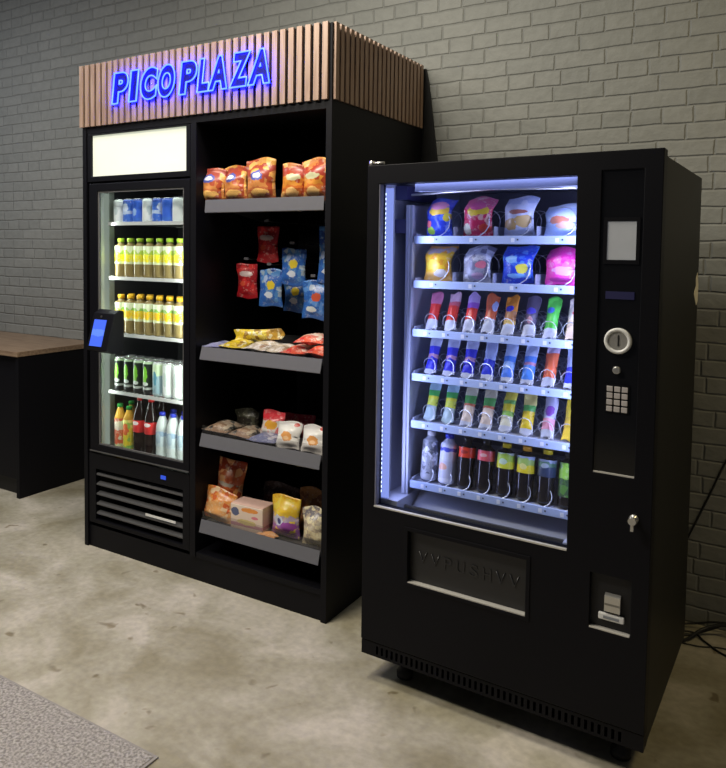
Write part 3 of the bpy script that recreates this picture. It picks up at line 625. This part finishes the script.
bag('crisp_bag', 'brown orange crisp bag standing just behind the yellow and purple bag', printed('brown_orange_bag', .2, [(0, (.40, .16, .05)), (.6, (.55, .25, .08))], speck=[((.3, .1, .03), .25)]), .13, .205, .06, (-.505, F+.19, Z4), ry=.05, seed=55, group=G4)
bag('snack_pack', 'see through cream popcorn pack at the right end of the fourth shelf', printed('popcorn_pack', .15, [(0, (.72, .60, .36)), (.5, (.62, .55, .42)), (.78, (.22, .20, .22))], speck=[((.85, .76, .5), .3), ((.5, .4, .3), .15)], vscale=70), .125, .165, .07, (-.410, F+.075, Z4), rx=-.05, ry=-.03, seed=56, group=G4)
flat('snack_pack', 'orange flat pack under the front of the yellow and purple bag', printed('orange_flat', .2, [(0, (.82, .40, .15)), (.6, (.72, .45, .3))], speck=[((.85, .6, .4), .2)]), .10, .05, .018, -.635, F+.02, Z4, 0, .0, 57, G4)

# ------------------------------------------------------------------ vending machine
MY = -0.02396; MW, MD, ZT = .9405, .81, 1.83
cm_, sm_ = math.cos(MY), math.sin(MY)
def MP(x, y, z): return (x*cm_-y*sm_, x*sm_+y*cm_, z)
vm = thing('vending_machine', 'large black glass front vending machine at the right', 'vending machine', (0, 0, 0), MY)
GX0, GX1, GZ0, GZ1 = .045, .708, .638, 1.765
door_holes = [(GX0, GX1, GZ0, GZ1), (.777, .891, .893, 1.775), (.179, .588, .400, .581), (.779, .893, .425, .592)]
DR = MB().plate(0, MW, .150, ZT, 0, .052, door_holes).build('door', BLACKP, vm, bevel=.003)
# body: shell with hollow interior
m = MB(); bx0, bx1 = .004, MW-.002
m.box(bx0, .024, .056, MD, .097, ZT-.018); m.box(bx1-.02, bx1, .056, MD, .097, ZT-.018); m.box(.0245, bx1-.0205, MD-.02, MD, .097, ZT-.018)
m.box(.0245, bx1-.0205, .056, MD-.0205, ZT-.04, ZT-.018); m.box(.0245, bx1-.0205, .056, MD-.0205, .097, .12)
m.build('cabinet_body', BODYP, vm)
m = MB().plate(0.001, MW-.001, .0965, .1465, .004, .054, [(.060+i*.0193, .060+i*.0193+.0085, .106, .136) for i in range(43)]); m.build('kick_grille', BLACKP, vm)
MB().box(.05, .90, .0545, .0555, .10, .14).build('grille_backing', DEEP, vm)
# inner liner
IX0m, IX1m = .0255, .745
MB().box(IX0m, .030, .058, .74, .60, ZT-.045).build('inner_side', LAV, vm)
MB().box(IX1m, IX1m+.01, .058, .74, .60, ZT-.045).build('inner_side', LAV, vm)
MB().box(.0302, IX1m-.0002, .735, .745, .60, ZT-.045).build('inner_back', LINER, vm)
MB().box(.0302, IX1m-.0002, .058, .7345, 1.776, ZT-.0455).build('inner_top', LAV, vm)
MB().box(.0302, IX1m-.0002, .058, .7345, .585, .600).build('inner_floor', plain('chute_dark', (.05, .05, .06), .4), vm)
MB().prism([(.17, .604), (.175, .604), (.30, .672), (.30, .678)], 'x', .11, IX1m-.01).build('chute_panel', LAV, vm)
MB().box(.0302, .105, .060, .42, .6005, .652).build('side_ledge', LAV, vm, bevel=.002)
MB().box(.68, IX1m-.0004, .060, .42, .6005, .640).build('side_ledge', LAV, vm, bevel=.002)
MB().box(.11, .675, .105, .115, .6005, .628).build('chute_rail', GREYM, vm)
# left channel wall with brackets, behind the led bar
m = MB(); m.box(.078, .090, .145, .60, .655, 1.70); m.box(.0905, .100, .150, .17, .655, 1.70); m.build('channel_wall', LAV, vm)
m = MB(); m.box(.0305, .077, .15, .40, 1.60, 1.65); m.box(.0305, .077, .15, .40, 1.72, 1.77); m.build('cable_box', plain('navy_box', (.03, .03, .10), .4), vm)
# LED bar inside the door, left; dots in white
m = MB(); m.box(.034, .066, .062, .070, .655, 1.755); LB = m.build('led_bar', emis('led_bar_glow', (.30, .38, .95), .95), vm)
m = MB()
for i in range(64): z = .672+i*.0168; m.box(.0345, .0405, .0612, .0618, z, z+.008)
m.build('led_dots', emis('led_white', (.75, .85, 1.0), 4.0), LB)
BLU = (.50, .56, 1.0)
area('vending_lamp_left', (.104, .085, 1.21), (.45, .20, 1.18), .02, 1.05, 2.4, BLU, parent=vm)
area('vending_lamp_right', (.725, .078, 1.21), (.38, .30, 1.18), .03, 1.05, 3.6, BLU, parent=vm)
area('vending_lamp_top', (.39, .075, 1.768), (.39, .25, 1.2), .6, .03, .3, BLU, parent=vm)
MB().box(.14, .73, .085, .125, 1.742, 1.7755).build('top_lamp_cover', plain('lamp_cover', (.20, .22, .32), .35), vm)
m = MB(); m.tube([(.10, .14, 1.735), (.40, .13, 1.745), (.72, .14, 1.738)], .004); m.build('top_rail', CHROME, vm)
MB().box(GX0+.0005, GX1-.0005, .030, .035, GZ0+.0005, GZ1-.0005).build('glass_pane', GLASS, DR)
m = MB(); m.box(GX0, GX1, -.0012, .010, GZ0+.0002, GZ0+.0052); m.build('sill_strip', LEDGE_LIT, DR)
m = MB(); m.box(GX0+.0003, GX0+.004, .002, .028, GZ0+.006, GZ1-.001); m.build('frame_strip', plain('frame_grey', (.18, .18, .22), .4), DR)
# trays and coils
TZ = [1.577, 1.419, 1.245, 1.085, .914, .694]
def coil_mb(r, pitch_, turns, y0, wr):
    pts = []; n_ = 14
    for k in range(int(turns*n_)+1):
        a = -math.pi/2+2*math.pi*k/n_*1.0
        pts.append((r*math.cos(a), y0+pitch_*k/n_, r+r*math.sin(a)))
    return MB().tube(pts, wr, 5)
COILS = {}
TX0, TX1 = .112, .728
for ti, tz in enumerate(TZ):
    m = MB(); m.box(TX0, TX1, .157, .70, tz+.002, tz+.006); m.box(TX0, TX0+.003, .157, .70, tz-.01, tz+.022); m.box(TX1-.003, TX1, .157, .70, tz-.01, tz+.022)
    m.box(TX0, TX1, .70, .704, tz-.01, tz+.04)
    tr = m.build('tray', LAV, vm)
    m = MB(); m.box(TX0-.004, TX1, .150, .1565, tz-.014, tz+.013); lip = m.build('tray_lip', LIPM, tr, bevel=.0015)
    wide = ti < 2; cols = [.178+i*.1445 for i in range(4)] if wide else [.158+i*.0705 for i in range(8)]
    m = MB()
    for x in cols: m.box(x-.006, x+.006, .1488, .1497, tz-.008, tz+.006, 0); m.box(x+.014, x+.019, .1488, .1497, tz-.002, tz+.003, 1)
    m.build('selection_tag', [plain('tag_white', (.8, .82, .9), .4), plain('tag_dark', (.05, .05, .08), .4)], tr)
    r = .050 if wide else .0295
    for x in cols:
        key = wide
        if key not in COILS:
            COILS[key] = coil_mb(r, .105 if wide else .065, 4.5 if wide else 7.0, .160, .0019).mesh('spiral_coil', COILM)
        o = bpy.data.objects.new('spiral_coil', COILS[key]); COL.objects.link(o); o.parent = tr; o.location = (x, 0, tz+.008)
    if wide:
        m = MB()
        for i in range(3): x = .178+.0722+i*.1445; m.box(x-.0008, x+.0008, .17, .66, tz+.006, tz+.045)
        m.build('lane_divider', LAV, tr)
# control panel column
CPN = MB().box(.777, .891, .006, .012, .8932, 1.7748).build('control_panel', GLOSSB, DR)
MB().box(.778, .890, .0005, .0058, .8934, .8975).build('panel_edge', LEDGE_LIT, CPN)
MB().plate(.786, .884, 1.506, 1.640, .002, .0058, [(.7955, .8745, 1.5175, 1.6285)]).build('screen_bezel', BLACKP, CPN)
MB().box(.796, .874, .0045, .0055, 1.518, 1.628).build('info_card', plain('grey_card', (.36, .37, .38), .35, emit=(.5, .52, .55), es=.12), CPN)  # unlit card, brightened by a faint glow in its material
MB().box(.796, .874, .0035, .0055, 1.405, 1.427).build('display', emis('dim_blue_display', (.008, .008, .22), .10), CPN)
c = MB(); c.lathe([(.0375, .0055), (.0375, -.004), (.033, -.007), (.027, -.004), (.027, .003)], 32, c=(.835, 0, 1.285), axis='y'); CS = c.build('coin_slot', WHITEP, CPN)
MB().lathe([(.0265, .003), (.0265, -.001)], 28, c=(.835, 0, 1.285), axis='y').build('coin_plate', plain('coin_steel', (.42, .41, .38), .4, metal=.5), CS)
MB().box(.8345, .8385, -.0022, -.0012, 1.270, 1.302).build('coin_opening', DEEP, CS)
MB().lathe([(.011, .0055), (.011, -.003), (.009, -.005)], 20, c=(.834, 0, 1.200), axis='y').build('return_button', CHROME, CPN)
KP = MB().box(.804, .871, .0035, .0056, 1.074, 1.158).build('keypad', BLACKP, CPN)
for i in range(3):
    for j in range(4): MB().box(.8085+i*.0205, .8085+i*.0205+.0165, .0005, .0033, 1.0785+j*.0195, 1.0785+j*.0195+.0155).build('key', plain('key_steel', (.60, .56, .54), .35, metal=.3), KP, bevel=.002)
m = MB(); m.lathe([(.013, -.0005), (.013, -.006), (.008, -.008), (.008, -.022), (.011, -.024), (.011, -.030)], 20, c=(.894, 0, .777), axis='y'); LK = m.build('lock', CHROME, DR)
m = MB(); m.box(.890, .898, -.028, -.020, .748, .775); m.build('lock_lever', CHROME, LK)
# coin return
CRn = MB().box(.779, .893, .018, .030, .4252, .5918).build('coin_return', DEEP, DR)
MB().box(.780, .892, -.0008, .0175, .4253, .4290).build('return_ledge', LEDGE_LIT, CRn)
m = MB(); m.prism([(.0175, .480), (.004, .484), (.004, .530), (.0175, .536)], 'x', .820, .864); m.build('steel_cup', CHROME, CRn)
m = MB(); m.box(.821, .863, .003, .0038, .503, .509); m.build('cup_slit', plain('slit', (.2, .19, .16), .4), CRn)
MB().box(.803, .876, .006, .0174, .455, .476).build('cup_label', WHITEP, CRn, bevel=.004)
MB().box(.818, .862, .0052, .0058, .461, .469).build('label_print', plain('label_grey', (.25, .27, .3), .5), CRn)
# delivery flap
FL = MB().box(.179, .588, .022, .034, .4002, .5808).build('delivery_flap', plain('flap_black', (.013, .013, .014), .45), DR)
MB().box(.180, .587, -.0008, .0215, .4003, .4040).build('flap_ledge', LEDGE_LIT, FL)
m = MB().plate(.166, .601, .388, .594, -.003, -.0002, [(.179, .588, .400, .581)]); m.build('flap_frame', BLACKP, FL, bevel=.001)
EMB = plain('raised_letter_black', (.016, .016, .018), .3)
seq = 'vvPUSHvv'
for i, ch in enumerate(seq):
    x = .213+i*.0455; z0, z1 = .472, .512
    if ch == 'v':
        m = MB(); m.tube([(x, .021, z1), (x+.014, .020, z0+.005), (x+.028, .021, z1)], .0028, 6); m.build('chevron', EMB, FL)
    else:
        me = text_mesh(ch, extrude=.06); fit_text(me, x, x+.028, z0, z1, .0)
        for v in me.vertices: v.co.y = .0205+v.co.y*.022
        me.materials.clear(); me.materials.append(EMB); o = bpy.data.objects.new('letter', me); COL.objects.link(o); o.parent = FL
# hinge, sticker, feet
m = MB(); m.lathe([(.010, 0), (.010, .016)], 14, c=(.010, .012, ZT), axis='z'); m.lathe([(.005, .012), (.005, .058)], 10, c=(0, .012, ZT+.008), axis='x'); m.build('hinge', CHROME, vm)
m = MB(); m.prism([(.700, 1.395), (.770, 1.350), (.806, 1.365), (.808, 1.42), (.780, 1.47), (.740, 1.45), (.745, 1.42)], 'x', bx1+.0003, bx1+.0015); m.build('torn_sticker', plain('sticker_paper', (.80, .74, .58), .7), vm)
for fx, fy in ((.125, .105), (.86, .105), (.125, .72), (.86, .72)):
    m = MB(); m.lathe([(.028, 0), (.030, .004), (.030, .022), (.014, .030), (.014, .0965)], 18); m.box(-.035, .035, -.035, .035, .055, .0965); m.build('foot', DEEP, vm, loc=(fx, fy, 0))

# ------------------------------------------------------------------ products in the machine
def mloc(x, y, z): return MP(x, y, z)
c_blue = printed('blue_mix_bag', .14, [(0, (.03, .06, .50)), (.75, (.08, .10, .60))], [(0, .095, .040, .018, (.85, .55, .06)), (0, .112, .034, .014, (.80, .30, .45)), (-.028, .025, .016, .014, (.45, .75, .08)), (-.035, .048, .012, .014, (.85, .18, .20)), (.035, .07, .014, .014, (.80, .65, .06))], [((.10, .20, .75), .25)], wob=.08)
c_red = printed('red_pink_bag', .14, [(0, (.62, .03, .10)), (.7, (.75, .12, .25))], [(0, .092, .042, .018, (.85, .60, .05)), (0, .108, .030, .014, (.75, .10, .28)), (-.035, .03, .016, .02, (.80, .75, .55)), (.03, .03, .018, .016, (.80, .08, .05))], [((.80, .45, .40), .25)], wob=.08)
c_cook = printed('silver_cookie_bag', .14, [(0, (.50, .56, .75)), (.25, (.62, .66, .82)), (.8, (.45, .52, .75))], [(-.025, .045, .026, .020, (.62, .40, .15)), (.020, .055, .028, .020, (.70, .48, .20)), (0, .085, .03, .008, (.40, .15, .12))], [((.7, .72, .85), .2)], wob=.06)
c_lb = printed('pale_blue_bag', .11, [(0, (.42, .56, .85)), (.5, (.50, .64, .92)), (.85, (.70, .80, .95))], [(-.01, .055, .035, .014, (.75, .25, .15)), (.01, .040, .03, .012, (.75, .45, .35))], [((.6, .7, .95), .2)], wob=.06)
c_yel = printed('yellow_orange_bag', .135, [(0, (.80, .45, .10)), (.25, (.85, .52, .03)), (.75, (.50, .42, .45)), (.88, (.85, .45, .10))], [(-.015, .06, .03, .02, (.90, .70, .08)), (.015, .03, .02, .015, (.75, .70, .62))], [((.80, .35, .03), .25)], wob=.1)
c_sil = printed('silver_grey_bag', .135, [(0, (.32, .33, .42)), (.6, (.48, .50, .60))], [(.022, .065, .016, .014, (.75, .20, .28)), (.01, .025, .02, .012, (.45, .30, .45))], [((.20, .20, .30), .3), ((.7, .72, .82), .2)], wob=.1)
c_roy = printed('royal_blue_bag', .135, [(0, (.02, .06, .62)), (.8, (.04, .12, .78))], [(.018, .055, .018, .016, (.85, .78, .10)), (-.02, .085, .024, .012, (.25, .50, .90)), (.0, .030, .03, .008, (.20, .45, .90))], [((.10, .30, .85), .22)], wob=.08)
c_mag = printed('magenta_bag', .13, [(0, (.85, .06, .45)), (.6, (.85, .03, .38))], [(.01, .05, .035, .014, (.80, .35, .65)), (0, .02, .04, .008, (.60, .04, .35))], [((.88, .15, .50), .2)], wob=.06)
cx4 = [.178+i*.1445 for i in range(4)]
rowsb = [(0, [(c_blue, 'blue bag with yellow and pink print', .108, .140), (c_red, 'red and pink bag with yellow print', .115, .140), (c_cook, 'silver blue cookie bag', .112, .138), (c_lb, 'pale blue bag with red print', .125, .108)]),
         (1, [(c_yel, 'yellow and orange snack bag', .112, .128), (c_sil, 'silver grey patterned bag', .112, .128), (c_roy, 'royal blue bag with a yellow spot', .115, .130), (c_mag, 'magenta pink bag', .115, .124)])]
for ti, items in rowsb:
    for i, (mt, lab, w_, h_) in enumerate(items):
        for dpt in range(1):
            L_ = lab + (' on the %s vending machine tray' if dpt == 0 else '') % ('top', 'second')[ti]
            bag('snack_bag', L_, mt, w_*.95, h_, .050, mloc(cx4[i]+.002, .205+.105*dpt, TZ[ti]+.0095), rz=MY+.05*math.sin(i*3+ti), rx=.03, seed=70+ti*8+i, group='bags on the vending machine trays', flop=.3)
# slim wrapped bars leaning back in the coils, three trays
hC = .128
SIL = (.62, .64, .70)
def cm3(key, *bands, **k): return printed('small_can_'+key, hC, list(bands), wob=.03, **k)
r3 = [(cm3('redpink', (0, SIL), (.28, (.78, .05, .04)), (.75, (.70, .22, .38))), 'red snack bar with a pink top'),
      (cm3('red', (0, SIL), (.28, (.80, .06, .04)), (.72, (.66, .14, .18)), (.85, (.75, .5, .6))), 'bright red snack bar'),
      (cm3('redviolet', (0, SIL), (.34, (.80, .06, .04)), (.68, (.35, .12, .60)), (.85, (.55, .40, .75))), 'red snack bar with a violet top'),
      (cm3('rust', (0, SIL), (.40, (.62, .13, .05)), (.8, (.70, .16, .06)), blobs=[(.012, .10, .008, .02, (.4, .5, .8))]), 'rust red snack bar'),
      (cm3('orange', (0, SIL), (.28, (.80, .55, .15)), (.4, (.45, .20, .08)), (.66, (.82, .30, .03)), blobs=[(-.004, .092, .014, .012, (.05, .05, .55))]), 'orange snack bar with a blue mark'),
      (cm3('slate', (0, SIL), (.3, (.10, .08, .14)), blobs=[(-.002, .088, .016, .012, (.10, .08, .60)), (0, .055, .010, .012, (.5, .25, .3))]), 'dark slate snack bar with a blue mark'),
      (cm3('green', (0, SIL), (.24, (.08, .55, .06)), (.4, (.10, .60, .08)), blobs=[(-.006, .095, .012, .012, (.08, .20, .65))]), 'green snack bar'),
      (cm3('peach', (0, (.80, .62, .45)), (.5, (.82, .70, .60)), blobs=[(0, .088, .006, .006, (.6, .1, .1))]), 'peach coloured snack bar')]
bl = cm3('bluesilver', (0, SIL), (.12, (.05, .05, .60)), (.45, (.62, .35, .50)), (.56, (.06, .06, .65)), (.80, (.58, .62, .82)), blobs=[(0, .045, .013, .016, (.03, .03, .55))])
bl2 = cm3('bluesilver2', (0, SIL), (.14, (.04, .06, .62)), (.55, (.45, .55, .85)), (.68, (.5, .58, .85)))
lb = cm3('lightblue', (0, SIL), (.12, (.10, .25, .80)), (.35, (.35, .55, .88)), (.55, (.08, .25, .75)), (.7, (.5, .62, .88)))
lb2 = cm3('bluepink', (0, SIL), (.12, (.10, .30, .85)), (.5, (.65, .30, .45)), (.58, (.12, .30, .80)), (.75, (.5, .6, .85)))
ro = cm3('coral', (0, SIL), (.22, (.80, .16, .06)), (.9, (.6, .5, .7)))
r4 = [(bl, 'blue and silver snack bar with a pink stripe'), (bl, 'blue and silver snack bar with a pink stripe'), (bl, 'blue and silver snack bar with a pink stripe'), (bl2, 'deep blue snack bar with a pale top'), (lb, 'light blue and silver snack bar'), (lb2, 'light blue snack bar with a pink band'), (ro, 'coral red snack bar'), (bl2, 'deep blue snack bar')]
gy = cm3('greenyellow', (0, (.50, .64, .62)), (.42, (.70, .78, .10)), (.62, (.82, .78, .05)), (.70, (.08, .45, .10)), (.88, (.4, .6, .7)))
gp = cm3('greenpeach', (0, SIL), (.12, (.82, .66, .50)), (.55, (.70, .20, .10)), (.62, (.12, .42, .10)), (.85, (.75, .70, .5)))
yg = cm3('yellowgreen', (0, SIL), (.15, (.78, .74, .50)), (.42, (.30, .55, .10)), (.55, (.85, .72, .05)), (.75, (.20, .50, .12)), (.86, (.85, .75, .1)))
yy = cm3('yellow', (0, SIL), (.15, (.85, .62, .03)), (.62, (.12, .45, .10)), (.78, (.82, .72, .25)))
pw = cm3('violetpink', (0, SIL), (.20, (.80, .35, .45)), (.5, (.60, .60, .82)), blobs=[(0, .090, .014, .018, (.30, .10, .50))])
am = cm3('amber', (0, (.80, .55, .05)), (.6, (.88, .66, .05)))
r5 = [(gy, 'pale green snack bar with yellow band'), (gy, 'pale green snack bar with yellow band'), (gp, 'peach snack bar with a green leaf top'), (gp, 'peach snack bar with a green leaf top'), (yg, 'yellow and green snack bar'), (yy, 'yellow snack bar with green band'), (pw, 'white snack bar with violet and pink print'), (am, 'amber yellow snack bar')]
cx8 = [.158+i*.0705 for i in range(8)]
cp_ = {}
for ti, items, tname in ((2, r3, 'third'), (3, r4, 'fourth'), (4, r5, 'fifth')):
    for i, (mt, lab) in enumerate(items):
        for dpt in range(1):
            L_ = '%s, %s, %s vending machine tray' % (lab, ring(i, 8).replace(' from the left', ' from left'), tname)
            loc = mloc(cx8[i]+.001, .194+.065*dpt, TZ[ti]+.0105)
            if mt.name not in cp_: cp_[mt.name] = bag('snack_bar', L_, mt, .044, hC+.020, .024, loc, rz=MY, rx=-.45, seed=100+ti*8+i, group='snack bars in the vending machine')
            else: dup(cp_[mt.name], loc, MY+.03*math.sin(dpt*2+i), L_, 'snack bars in the vending machine')
# bottles on the lowest tray
dark = plain('dark_soda', (.012, .010, .012), .12)
wl = printed('white_bottle_label', .185, [(0, (.62, .64, .80)), (.45, (.70, .72, .88)), (.62, (.08, .10, .60)), (.70, (.7, .72, .88))], [(-.008, .06, .016, .014, (.80, .45, .35))])
gl_ = printed('grey_bottle_label', .185, [(0, (.40, .42, .48)), (.6, (.25, .27, .32))], speck=[((.12, .13, .16), .35), ((.75, .77, .85), .2)], vscale=60)
rl = printed('cola_red_label', .185, [(0, (.80, .07, .03))], [(0, .125, .014, .006, (.35, .03, .03))], wob=0)
rl2 = printed('cola_pink_label', .185, [(0, (.82, .12, .16))], [(0, .125, .014, .006, (.80, .45, .45))], wob=0)
yl_ = printed('lime_label', .185, [(0, (.75, .78, .06)), (.62, (.45, .68, .10)), (.76, (.62, .75, .7))], [(0, .115, .014, .010, (.60, .80, .65))])
yl2 = printed('lemon_label', .185, [(0, (.88, .72, .03)), (.62, (.42, .62, .15)), (.74, (.45, .55, .8))], [(0, .11, .012, .010, (.85, .80, .3))])
dg = printed('dark_green_label', .185, [(0, (.04, .06, .12)), (.66, (.10, .22, .14)), (.74, (.30, .35, .5))], [(0, .125, .014, .008, (.35, .42, .5))])
gb = printed('green_stripe_label', .185, [(0, (.05, .10, .05)), (.5, (.30, .60, .08))], speck=[((.1, .25, .05), .3)])
r6 = [(plain('clear_pet', (.42, .44, .50), .12), gl_, CAPW, 'grey patterned water bottle with a white cap', (.15, .80)),
      (plain('white_pet', (.68, .70, .82), .25), wl, CAPB, 'white bottle with a blue cap', (.12, .78)),
      (dark, rl, CAPK, 'dark cola bottle with a red label', (.60, .80)), (dark, rl2, CAPK, 'dark cola bottle with a pinkish red label', (.60, .80)),
      (dark, yl_, CAPY, 'dark bottle with a lime yellow label and yellow cap', (.52, .82)), (dark, yl2, CAPO, 'dark bottle with a lemon label and amber cap', (.50, .82)),
      (dark, dg, CAPY, 'dark bottle with a dark green label and yellow cap', (.50, .82)), (dark, gb, CAPK, 'dark bottle with a green striped label by the door frame', (.20, .82))]
for i, (liq, lm, cm, lab, lb_) in enumerate(r6):
    t = bottle_proto('drink_bottle', liq, lm, cm, lab+', on the lowest tray', 'bottle', .0295, .176, mloc(cx8[i]+.001, .196, TZ[5]+.0115), MY, 'bottles on the lowest vending tray', lab=lb_, neck=.68, waist=.05, cap_h=.09)
    t.rotation_euler[0] = -.15

# ------------------------------------------------------------------ loose things
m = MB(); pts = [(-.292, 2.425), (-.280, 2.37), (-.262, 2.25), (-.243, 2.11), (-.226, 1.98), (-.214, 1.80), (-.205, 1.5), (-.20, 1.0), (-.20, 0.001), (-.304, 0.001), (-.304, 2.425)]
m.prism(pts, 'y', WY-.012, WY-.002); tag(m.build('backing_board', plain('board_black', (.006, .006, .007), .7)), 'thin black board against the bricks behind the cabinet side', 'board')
def smooth(ps, n=8):
    out = []; P = [Vector(p) for p in ps]; P = [P[0]*2-P[1]]+P+[P[-1]*2-P[-2]]
    for i in range(1, len(P)-2):
        for k in range(n):
            t = k/n; a, b, c, d = P[i-1], P[i], P[i+1], P[i+2]
            out.append(.5*((2*b)+(c-a)*t+(2*a-5*b+4*c-d)*t*t+(3*b-a-3*c+d)*t**3))
    out.append(P[-2]); return out
CAB = plain('cable_rubber', (.012, .012, .012), .5)
def cable(label, ps, r=.004): tag(MB().tube(smooth(ps), r, 8).build('power_cable', CAB), label, 'cable', 'black cables behind the vending machine')
cable('black cable slanting up the bricks right of the vending machine', [(.82, 1.09, .06), (.87, 1.10, .22), (.94, 1.118, .40), (1.0, 1.120, .56), (1.06, 1.120, .72), (1.14, 1.120, .86), (1.25, 1.12, .95)])
cable('black cable rising from the floor tangle towards the right edge', [(.85, .93, .005), (.95, 1.00, .006), (1.03, 1.05, .03), (1.11, 1.08, .075), (1.22, 1.09, .11)])
cable('black cable running level along the base of the brick wall', [(.84, 1.04, .005), (.95, 1.08, .018), (1.04, 1.09, .045), (1.14, 1.10, .050), (1.3, 1.10, .02)], .0045)
cable('black cable looping forward over the concrete at the right', [(.86, .98, .005), (.96, 1.02, .012), (1.01, .98, .006), (1.07, .92, .005), (1.13, .90, .005), (1.22, .92, .005)])
cable('thick black cable curving over the front of the tangle by the machine side', [(.88, .86, .008), (.95, .95, .009), (1.0, 1.03, .03), (1.08, 1.06, .055), (1.16, 1.03, .03), (1.25, .98, .01)], .0065)
cable('thin black cable lying nearest the front of the tangle', [(.84, .90, .004), (.93, .92, .004), (1.00, .93, .004), (1.06, .96, .004), (1.14, .97, .004)], .003)
